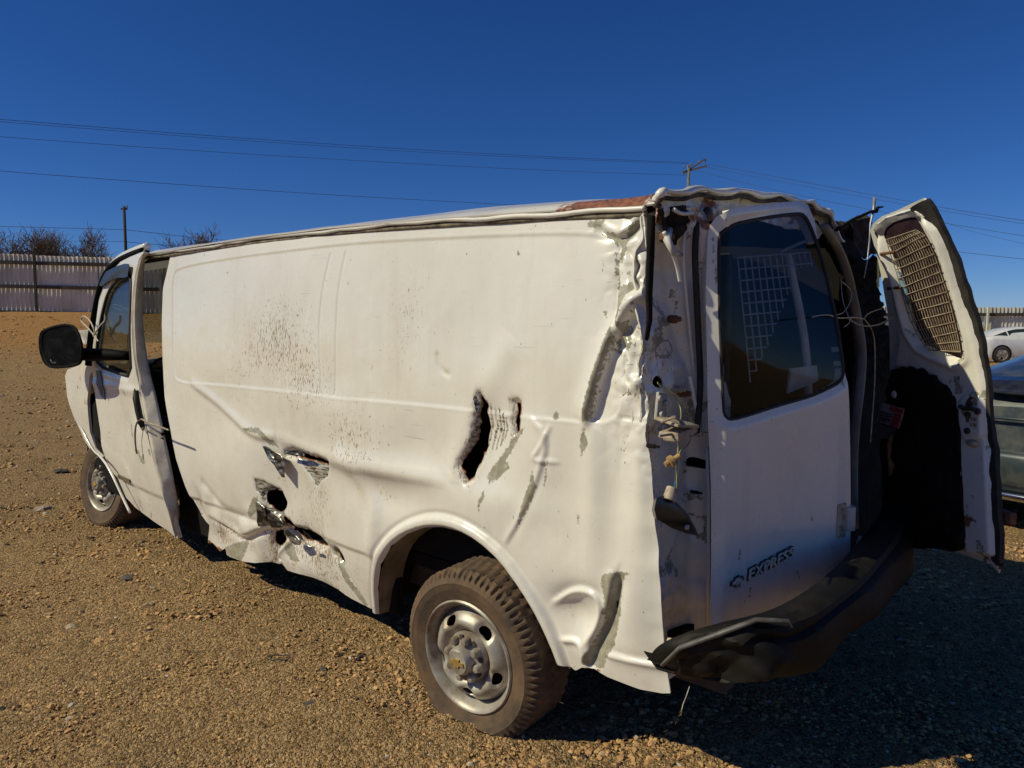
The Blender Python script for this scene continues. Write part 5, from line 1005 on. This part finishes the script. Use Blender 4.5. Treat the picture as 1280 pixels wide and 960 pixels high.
# A pillar, windscreen, cab
ap = [hit(u, v, lambda p: p[1] + .03) for u, v in z6([(208, 395), (212, 330), (225, 250), (240, 170), (262, 105), (295, 70), (340, 48), (380, 34)])]
MB().tube(smooth_poly([tuple(p) for p in ap], False, 2), .036, 8, flat=.7).build('windscreen_pillar', MIRB, VAN, True)
MB().tube(smooth_poly([tuple(p + np.array([.0, -.02, .03])) for p in ap[3:]], False, 2), .028, 8).build('roof_edge', PAINT, VAN, True)
m = MB(); a0, a1 = ap[1], ap[5]; V = [tuple(a0), tuple(a1), (a1[0], -1.68, a1[2] + .03), (a0[0], -1.82, a0[2] + .03)]; V += [(x - .006, y, z) for x, y, z in V]; mk('windscreen', V, [(0, 1, 2, 3), (7, 6, 5, 4), (0, 4, 5, 1), (1, 5, 6, 2), (2, 6, 7, 3), (3, 7, 4, 0)], GLASS_C, VAN, False)
for (x, y) in ((3.15, -.42), (3.15, -1.45)):
    m = MB(); m.box((x, y, .82), (.52, .48, .18), None, .05); m.box((x - .26, y, 1.15), (.14, .46, .62), Matrix.Rotation(-.15, 3, 'Y'), .05); st = m.build('seat', CLOTH, VAN, True, 50); MB().box((x - .32, y, 1.52), (.10, .26, .18), None, .04).build('headrest', CLOTH, st, True, 50)
MB().box((3.98, -.96, 1.08), (.30, 1.7, .28), None, .06).build('dashboard', DARK, VAN)
MB().tube([(3.72 + .07 * math.cos(a) , -.45 + .18 * math.sin(a), 1.14 + .17 * math.cos(a)) for a in np.linspace(0, 6.283, 25)], .013, 6).build('steering_wheel', BLACK, VAN, True)
# B pillar inside the gap: dark jamb
jp = [(2.64, .33), (2.78, .33), (2.9, .8), (2.86, 1.3), (2.78, 1.9), (2.70, 1.99), (2.60, 1.9), (2.62, 1.0)]
# cab roof side between door and drip rail
# mirror
mo = lambda u, v, y=.22: hit(u, v, lambda p: p[1] - y)
MIR = smooth_poly(z6([(58, 295), (68, 282), (110, 268), (150, 266), (170, 282), (185, 330), (186, 375), (176, 395), (130, 403), (85, 405), (68, 385), (55, 340)]), True, 2)
P = [mo(u, v) for u, v in MIR]; c = np.mean(P, 0); n = len(P); V = []
for d, k in ((0, 1.0), (.03, 1.03), (.10, .96), (.14, .80), (.16, .45)): V += [tuple(c + (p - c) * k + np.array([d, -.01 * 0, 0])) for p in P]
Fc = [(j * n + i, j * n + (i + 1) % n, (j + 1) * n + (i + 1) % n, (j + 1) * n + i) for j in range(4) for i in range(n)] + [tuple(range(4 * n, 5 * n))]
mh = mk('wing_mirror', V, Fc, MIRB, VAN, True)
V = [tuple(c + (p - c) * .97 + np.array([-.002, 0, 0])) for p in P] + [tuple(c + np.array([-.004, 0, 0]))]; mk('mirror_glass', V, [(i, (i + 1) % n, n) for i in range(n)], MIRB, mh, False)
MB().tube([tuple(c + (p - c) * .97) for p in P + P[:2]],   .010, 6, cap=False).build('mirror_rim', MIRB, mh, True)
cq = mo(*z6([(97, 376)])[0]) + np.array([-.012, 0, 0]); MB().tube([tuple(cq + np.array([0, -.030 * math.cos(a), .030 * math.sin(a)])) for a in np.linspace(2.6, 5.2, 9) + 0.6], [.002, .004, .006, .007, .007, .007, .006, .004, .002], 6).build('convex_glint', simple('pale_mirror_glint', (.60, .60, .60), (.4, .4, .4), .5, bmp=0), mh, True)  # pale crescent paints the reflection of the small convex glass
am = [mo(*z6([(175, 360)])[0], .20), mo(*z6([(215, 362)])[0], .12), mo(*z6([(270, 362)])[0], .06), mo(*z6([(330, 366)])[0], .05)]; MB().tube([tuple(p) for p in am], [.060, .062, .055, .04], 8, flat=.75).build('mirror_arm', MIRB, mh, True)
# ================================================================ background
FEM = simple('weathered_white_sheet', (.80, .78, .64), (.52, .49, .36), .6, nscale=.8, bmp=0, stretch=(1, 1, .4)); FEM2 = simple('grey_white_sheet', (.70, .69, .57), (.42, .40, .31), .65, nscale=.9, bmp=0, stretch=(1, 1, .4))
RAIL = simple('dark_weathered_timber', (.10, .085, .065), (.055, .045, .035), .9, nscale=3)
def fence(label, A, B, zA, zB, h, pw=2.7, seed=1):
    A = np.array(A, float); B = np.array(B, float); L = np.linalg.norm(B - A); d = (B - A) / L; nrm = np.array([d[1], -d[0]]); nrm = nrm if nrm[1] < 0 else -nrm   # towards the camera
    r = random.Random(seed); f = thing('sheet_metal_fence', label, 'fence', (A[0], A[1], zA)); n = int(L / pw)
    def P(s, o, z): return (d[0] * s + nrm[0] * o, d[1] * s + nrm[1] * o, (zB - zA) * s / L + z)
    for i in range(n):
        s0 = i * pw; V = []; k = 0; cols = 2 * int(pw / .19); h_ = h + r.uniform(-.05, .06)
        for j in range(cols + 1):
            s = s0 + pw * (j - (.38 if j % 2 == 0 and j else 0) * 2 * .45) / cols; o = (.0, .034)[j % 2] + r.uniform(-.006, .006); dz = r.uniform(-.015, .015) + (.03 if r.random() < .06 else 0); V += [P(s, o + i % 2 * .006, .02), P(s, o + i % 2 * .006, h_ * .5), P(s, o + i % 2 * .006, h_ + dz)]
        o_ = mk('corrugated_sheet', V, [(3 * j + q, 3 * j + 3 + q, 3 * j + 4 + q, 3 * j + 1 + q) for j in range(cols) for q in (0, 1)], FEM if r.random() < .6 else FEM2, f, False)
        if i % 2 == 0: MB().box(P(s0 + .03, .16, h * .5), (.09, .09, h * 1.03), Matrix.Rotation(math.atan2(d[1], d[0]), 3, 'Z')).build('post', RAIL if r.random() < .6 else FEM2, f)
    for zz, hh in ((.12, .16), (h * .47, .16), (h * .86, .16)):
        m = MB(); a, b = P(0, .09, zz), P(L, .09, zz); q = [P(0, .07, zz - hh / 2), P(L, .07, zz - hh / 2), P(L, .07, zz + hh / 2), P(0, .07, zz + hh / 2), P(0, .12, zz - hh / 2), P(L, .12, zz - hh / 2), P(L, .12, zz + hh / 2), P(0, .12, zz + hh / 2)]
        m.add(q, [(0, 1, 2, 3), (7, 6, 5, 4), (0, 4, 5, 1), (3, 2, 6, 7), (0, 3, 7, 4), (1, 5, 6, 2)]); m.build('rail', RAIL, f)
    return f
fence('weathered white corrugated metal fence on the dirt bank at the left', (-27, 34.2), (-9, 36.6), 2.05, 1.75, 2.75, seed=4)
fence('pale corrugated metal fence behind the silver car at the right', (8, 39.5), (46, 38.5), -.03, -.03, 2.42, seed=9)
# bare trees
BARK = simple('bare_bark', (.19, .14, .10), (.10, .075, .055), .9, nscale=3, bmp=0)
def tree(label, loc, h, seed, spread=1.0, group=None):
    r = random.Random(seed); t = thing('bare_tree', label, 'tree', loc, r.random() * 6, group); tm = MB(); cm = MB()
    def grow(p, dr, ln, rad, lv):
        segs = 3; pts = [p]; q = p
        for i in range(segs): dr = (dr + Vector((r.uniform(-.2, .2), r.uniform(-.2, .2), r.uniform(-.04, .14)))).normalized(); q = q + dr * ln / segs; pts.append(q)
        (tm if lv < 1 else cm).tube([tuple(a) for a in pts], [rad, rad * .85, rad * .7, rad * .55], 3 if lv > 1 else 6, cap=False)
        if lv >= 5: return
        for k in range(5 if lv < 4 else 4):
            a = pts[1 + (k % 3)]; b = Vector((r.uniform(-1, 1), r.uniform(-1, 1), r.uniform(-.1, .8))).normalized(); grow(a, (dr * .75 + b * spread * .9).normalized(), ln * r.uniform(.55, .74), max(.021, rad * .52), lv + 1)
    grow(Vector((0, 0, -.3)), Vector((0, 0, 1)), h * .36, h * .022, 0); tm.build('trunk', BARK, t, True); tag(cm.build('crown', BARK, t, False), kind='stuff'); return t
def tp_(u, depth, z0=1.5): p = world_at(u, 320, depth); return (p[0], p[1], z0)
tree('broad bare tree behind the far left end of the fence', tp_(38, 60, .5), 10.6, 3, 1.2); tree('bare tree second from the left behind the fence', tp_(92, 62, .5), 11.6, 5, 1.5); tree('small bare tree at the left frame edge behind the fence', tp_(4, 64, .5), 12.4, 8, 1.1)
tree('lone bare tree showing above the van roof front', tp_(262, 66, .0), 12.8, 12, 1.1); tree('low bare tree right of the two broad trees behind the fence', tp_(66, 68, .5), 13.2, 21, 1.2)
tree('narrow bare tree between the left edge tree and the broad bare tree', tp_(20, 61, .5), 12.6, 31, 1.4); tree('low bare tree nearest the plain dark pole', tp_(116, 63, .5), 11.6, 37, 1.5)
# utility poles and power lines
POLE = simple('dark_pole_wood', (.05, .04, .032), (.03, .025, .02), .9); POLE2 = simple('grey_pole_wood', (.20, .19, .17), (.11, .10, .09), .9)
pA = world_at(155, 258, 62); tA = thing('utility_pole', 'plain dark utility pole behind the left fence', 'utility pole', (pA[0], pA[1], .8))
MB().tube([(0, 0, -1), (0, 0, pA[2] - .8)], [.16, .11], 8).build('pole', POLE, tA, True); MB().box((0, 0, pA[2] - 1.0), (.5, .12, .12)).build('crossarm', POLE, tA); MB().tube([(.24, 0, pA[2] - .95), (.24, 0, pA[2] - .72)], .05, 6).build('insulator', POLE2, tA, True)
pB = world_at(861, 206, 75); tB = thing('utility_pole', 'grey utility pole with two tilted crossarms above the van roof', 'utility pole', (pB[0], pB[1], 0)); hB = pB[2]
MB().tube([(0, 0, -1), (0, 0, hB)], [.20, .14], 8).build('pole', POLE2, tB, True)
for (du, a) in ((.35, .50), (-.55, .15)): MB().box((.55, 0, hB - .25 + du * .3), (2.5, .14, .16), Matrix.Rotation(-a - .1, 3, 'Y')).build('crossarm', POLE2, tB)
for xx in (-.5, .3, 1.0, 1.6): MB().tube([(xx, 0, hB - .2 + xx * .3), (xx, 0, hB + .1 + xx * .3)], .06, 6).build('insulator', POLE2, tB, True)
WM = simple('power_cable', (.035, .04, .05), None, .6, bmp=0)
def line(pts, label, r=.028, grp=None):
    P = [world_at(u, v, d) for u, v, d in pts]; P = smooth_poly(P, False, 3); o = MB().tube([tuple(p) for p in P], r * .58, 4).build('power_line', WM, None, True); tag(o, label, 'power line', grp); return o
PD = 75
line([(-60, 145, 40), (0, 149, 43), (250, 169, 52), (500, 186, 62), (700, 197, 69), (861, 203, PD)], 'topmost of the power lines running left from the pole', .024)
line([(-60, 148, 40), (0, 152, 43), (250, 172, 52), (500, 189, 62), (700, 199, 69), (861, 204.5, PD)], 'second power line just under the topmost left line', .020)
line([(-60, 166, 40), (0, 171, 43), (250, 189, 52), (500, 204, 62), (700, 214, 69), (861, 219, PD)], 'third power line down, running left from the pole', .020)
line([(-60, 208, 40), (0, 214, 43), (200, 229, 50), (400, 243, 58), (600, 254, 66), (760, 262, 72)], 'long power line meeting the van roof behind its middle', .024)
line([(-60, 281, 60), (0, 283, 60), (80, 285, 61), (155, 287, 62)], 'low power line left of the plain dark pole', .030)
line([(155, 287, 62), (200, 292, 66), (240, 297, 70), (330, 304, 76)], 'upper low line running right from the plain dark pole', .030)
line([(-60, 301, 60), (60, 301, 61), (155, 302, 62)], 'lowest power line left of the plain dark pole', .022)
line([(155, 302, 62), (200, 306, 66), (230, 308, 68), (300, 312, 72)], 'lowest line running right from the plain dark pole to the van', .032)
line([(872, 203, PD), (960, 219, 70), (1060, 238, 63), (1180, 260, 56), (1280, 276, 50), (1360, 286, 46)], 'topmost power line running right from the crossarms', .026)
line([(872, 207, PD), (960, 224, 70), (1060, 243, 63), (1180, 264, 56), (1280, 280, 50), (1360, 291, 46)], 'second line running right, just under the topmost', .020)
line([(866, 212, PD), (960, 236, 70), (1060, 257, 63), (1180, 279, 56), (1280, 295, 50), (1360, 306, 46)], 'third power line running right across the open door', .022)
line([(1160, 268, 60), (1200, 286, 55), (1280, 305, 50), (1360, 320, 46)], 'faint steep power line right of the open door', .014)
line([(1100, 302, 60), (1190, 314, 55), (1280, 324, 50), (1360, 332, 46)], 'lowest power line right of the open door', .024)
# ---------------------------------------------------------------- cars
def car(name, label, loc, rz, paint_m, prof, belt, win, W=1.82, wheel_x=(.85, 3.65), wr=.33, rims=RIMM):
    """prof: side outline (x, z) over the top from rear to front; a shell lofted across the width"""
    t = thing(name, label, 'car', loc, rz); xs = np.linspace(0, prof[-1][0], 90); px_, pz_ = zip(*prof); top = np.interp(xs, px_, pz_); k_ = np.ones(5) / 5; top = np.concatenate([top[:2], np.convolve(top, k_, 'same')[2:-2], top[-2:]])
    L = xs[-1]; V = []; nc = 17; belt_z = np.interp(xs, *zip(*belt))
    for x, zt, zb in zip(xs, top, belt_z):
        e = min(x, L - x); hw = W / 2 * (1 - .30 * max(0, 1 - e / .55) ** 2.2); z0 = .20 + .10 * max(0, 1 - e / .3)
        cab = max(0, zt - zb); sh = zb if cab > .03 else zt - .07
        half = [(hw * .93, z0), (hw * .985, z0 + .15), (hw, (z0 + sh) / 2 + .05), (hw * .985, sh - .06), (hw * .95, sh), (hw * .95 - .16 * min(1, cab / .1) - .0, sh + cab * .45 + .02), (hw * .95 - .10 - cab * .55, zt - .05), (hw * .45, zt), ]
        V += [(x, y, z) for y, z in half] + [(x, 0, zt + .01)] + [(x, -y, z) for y, z in half[::-1]]
    n = len(xs); Fc = [(i * nc + k, (i + 1) * nc + k, (i + 1) * nc + k + 1, i * nc + k + 1) for i in range(n - 1) for k in range(nc - 1)]
    Fc += [tuple(range(nc)), tuple(range((n - 1) * nc, n * nc))[::-1]]
    b = mk('body', V, Fc, paint_m, t, True, None, 38)
    MB().box((L / 2, 0, .34), (L - .5, W - .34, .22), None, .03).build('underbody', DARK, t)
    for wn in win:
        for sgn in (1, -1):
            q = []
            for (x, z) in wn:
                zt = float(np.interp(x, xs, top)); zb = float(np.interp(x, xs, belt_z)); hw = W / 2; cab = max(.05, zt - zb); f = min(1, max(0, (z - zb) / cab)); y = np.interp(f, [0, .5, 1], [hw * .95 - .03, hw * .95 - .155, hw * .95 - .10 - cab * .55 + .01]); q.append((x, sgn * (y + .012), z))
            nq = len(q); m = MB(); m.add(q + [(x, y - sgn * .015, z) for x, y, z in q], [tuple(range(nq)), tuple(range(nq, 2 * nq))[::-1]] + [(i, (i + 1) % nq, nq + (i + 1) % nq, nq + i) for i in range(nq)]); m.build('side_window', CARGL, b)
    for wx in wheel_x:
        for sgn in (1, -1):
            M = Matrix.Translation((wx, sgn * (W / 2 + .012), wr)); Ma = Matrix.Translation((wx, sgn * (W / 2 - .0), wr + .03)) @ Matrix.Rotation(-sgn * math.pi / 2, 4, 'X'); MB().lathe([(wr * .9, .004), (wr + .045, .004), (wr + .05, -.10)], 32, Ma).build('wheel_arch', DARK, b); M = M @ Matrix.Rotation(-sgn * math.pi / 2, 4, 'X'); m = MB(); m.lathe([(wr * .66, -.02), (wr * .7, .0), (wr * .93, .0), (wr, -.03), (wr, -.19), (wr * .8, -.2)], 30, M); wo = m.build('wheel', CARTY, t, True, 40)
            m = MB(); m.lathe([(wr * .68, .0), (wr * .64, -.01), (wr * .60, -.05)], 30, M); m.lathe([(.0001, -.012), (.06, -.015), (.065, -.05)], 16, M)
            for k in range(5): 
                a = k * 2 * math.pi / 5; T = M @ Matrix.Rotation(a, 4, 'Z'); mm = MB(); mm.prism([(-.035, .04), (.035, .04), (.055, wr * .65), (-.055, wr * .65)], -.035, -.012); m.add([tuple(T @ Vector(v)) for v in mm.v], mm.f)
            m.build('rim', rims, wo, False); MB().lathe([(.0001, -.06), (wr * .62, -.06)], 20, M).build('brake', DARK, wo)
    return t, b
CARGL = simple('car_window_glass', (.02, .03, .03), (.03, .05, .05), .06, bmp=0, nscale=2, coat=.6); CARTY = simple('car_tyre', (.03, .027, .024), (.07, .05, .04), .85)
SILV = carpaint('silver_car_paint', (.78, .78, .76), .35, .1); TEAL = carpaint('dark_teal_car_paint', (.026, .040, .046), .42, .1); LT = simple('clear_lamp', (.5, .5, .5), (.25, .25, .25), .15, bmp=0); RL = simple('red_lamp', (.35, .02, .02), None, .2, bmp=0)
sed = [(0, .62), (.02, .80), (.08, .98), (.20, 1.06), (.45, 1.12), (.85, 1.27), (1.3, 1.40), (1.8, 1.46), (2.3, 1.44), (2.8, 1.30), (3.3, 1.06), (4.0, 1.0), (4.5, .88), (4.75, .70), (4.82, .5)]
blt = [(0, .93), (.5, 1.0), (1.2, .98), (3.4, .92), (4.8, .92)]
wins = [[(.55, 1.08), (.80, 1.17), (1.10, 1.27), (1.14, 1.04)], [(1.20, 1.03), (1.16, 1.29), (1.5, 1.36), (1.95, 1.38), (1.98, 1.0)], [(2.06, 1.0), (2.04, 1.37), (2.35, 1.34), (2.9, 1.10), (2.98, .99)]]
ps = world_at(1224, 458, 31.5); sc_, sb = car('silver_sedan', 'silver sedan parked by the fence at the right edge', (ps[0] - .30, ps[1] + .3, gheight(ps[0], ps[1])), -.06, SILV, sed, blt, wins)
for s in (1, -1): MB().box((.10, s * .62, .86), (.14, .30, .13), None, .03).build('tail_light', RL, sb, True); MB().box((4.62, s * .62, .70), (.25, .28, .12), None, .03).build('headlight', LT, sb, True)
for (x, z) in ((2.1, .88), (3.1, .86)): MB().box((x, -.905, z), (.16, .03, .03), None, .008).build('door_handle', SILV, sb, True)
# near dark teal car, its front corner beyond the open door
pt = ground_at(1250, 712); 
hat = [(0, .55), (.03, .90), (.09, 1.02), (.30, 1.13), (.75, 1.24), (1.4, 1.36), (2.0, 1.42), (2.5, 1.44), (3.2, 1.42), (3.9, 1.28), (4.3, 1.08), (4.6, .95), (4.72, .6)]
tc, tb_ = car('dark_teal_sedan', 'dark teal car standing close behind the open van door at the right edge', (3.75, 5.55, 0), .55, TEAL, hat, [(0, .95), (1.2, 1.06), (4.0, 1.02), (4.8, 1.0)], [[(1.55, 1.14), (2.0, 1.38), (2.35, 1.42), (2.35, 1.06)], [(2.43, 1.06), (2.43, 1.43), (3.1, 1.41), (3.2, 1.05)], [(3.28, 1.06), (3.2, 1.40), (3.7, 1.28), (3.8, 1.08)]], W=1.85, wheel_x=(.95, 3.75), wr=.34)
LENS = simple('dark_headlight_lens', (.012, .013, .015), (.03, .03, .03), .08, bmp=0, coat=.8)
for s in (1, -1): MB().box((.12, s * .78, .84), (.20, .20, .16), Matrix.Rotation(-s * .35, 3, 'Z'), .05).build('tail_light', LENS, tb_, True, 50)
m = MB(); m.box((-.03, 0, .50), (.10, 1.45, .26), None, .045); m.build('rear_bumper', TEAL, tb_, True, 50)
V = []; 
for y_ in np.linspace(-.62, .40, 9):
    e_ = max(0, (y_ - .15) / .25) ** 2
    for x_, z_ in ((.085, 1.02 + .04 * e_), (.15, 1.075 + .02 * e_), (.22, 1.105), (.29, 1.135 - .01 * e_)): V.append((x_ - .035, y_, z_ + .025))
gl_ = mk('rear_window', V, [(i * 4 + k, (i + 1) * 4 + k, (i + 1) * 4 + k + 1, i * 4 + k + 1) for i in range(8) for k in range(3)], LENS, tb_, True); md = gl_.modifiers.new('t', 'SOLIDIFY'); md.thickness = .008
MB().tube([(-.005, -.75, .86), (-.012, 0, .87), (-.005, .72, .86)], .012, 6).build('boot_crease', TEAL, tb_, True)
MB().box((-.03, 0, .30), (.12, 1.5, .06), None, .02).build('chrome_strip', simple('chrome', (.7, .7, .7), (.5, .5, .5), .12, metal=1, bmp=0), tb_, True, 50)
for s in (1, -1): MB().box((.10, s * .74, .52), (.12, .12, .06), None, .015).build('side_marker', simple('amber_lamp', (.55, .22, .03), None, .3, bmp=0), tb_, True, 50)
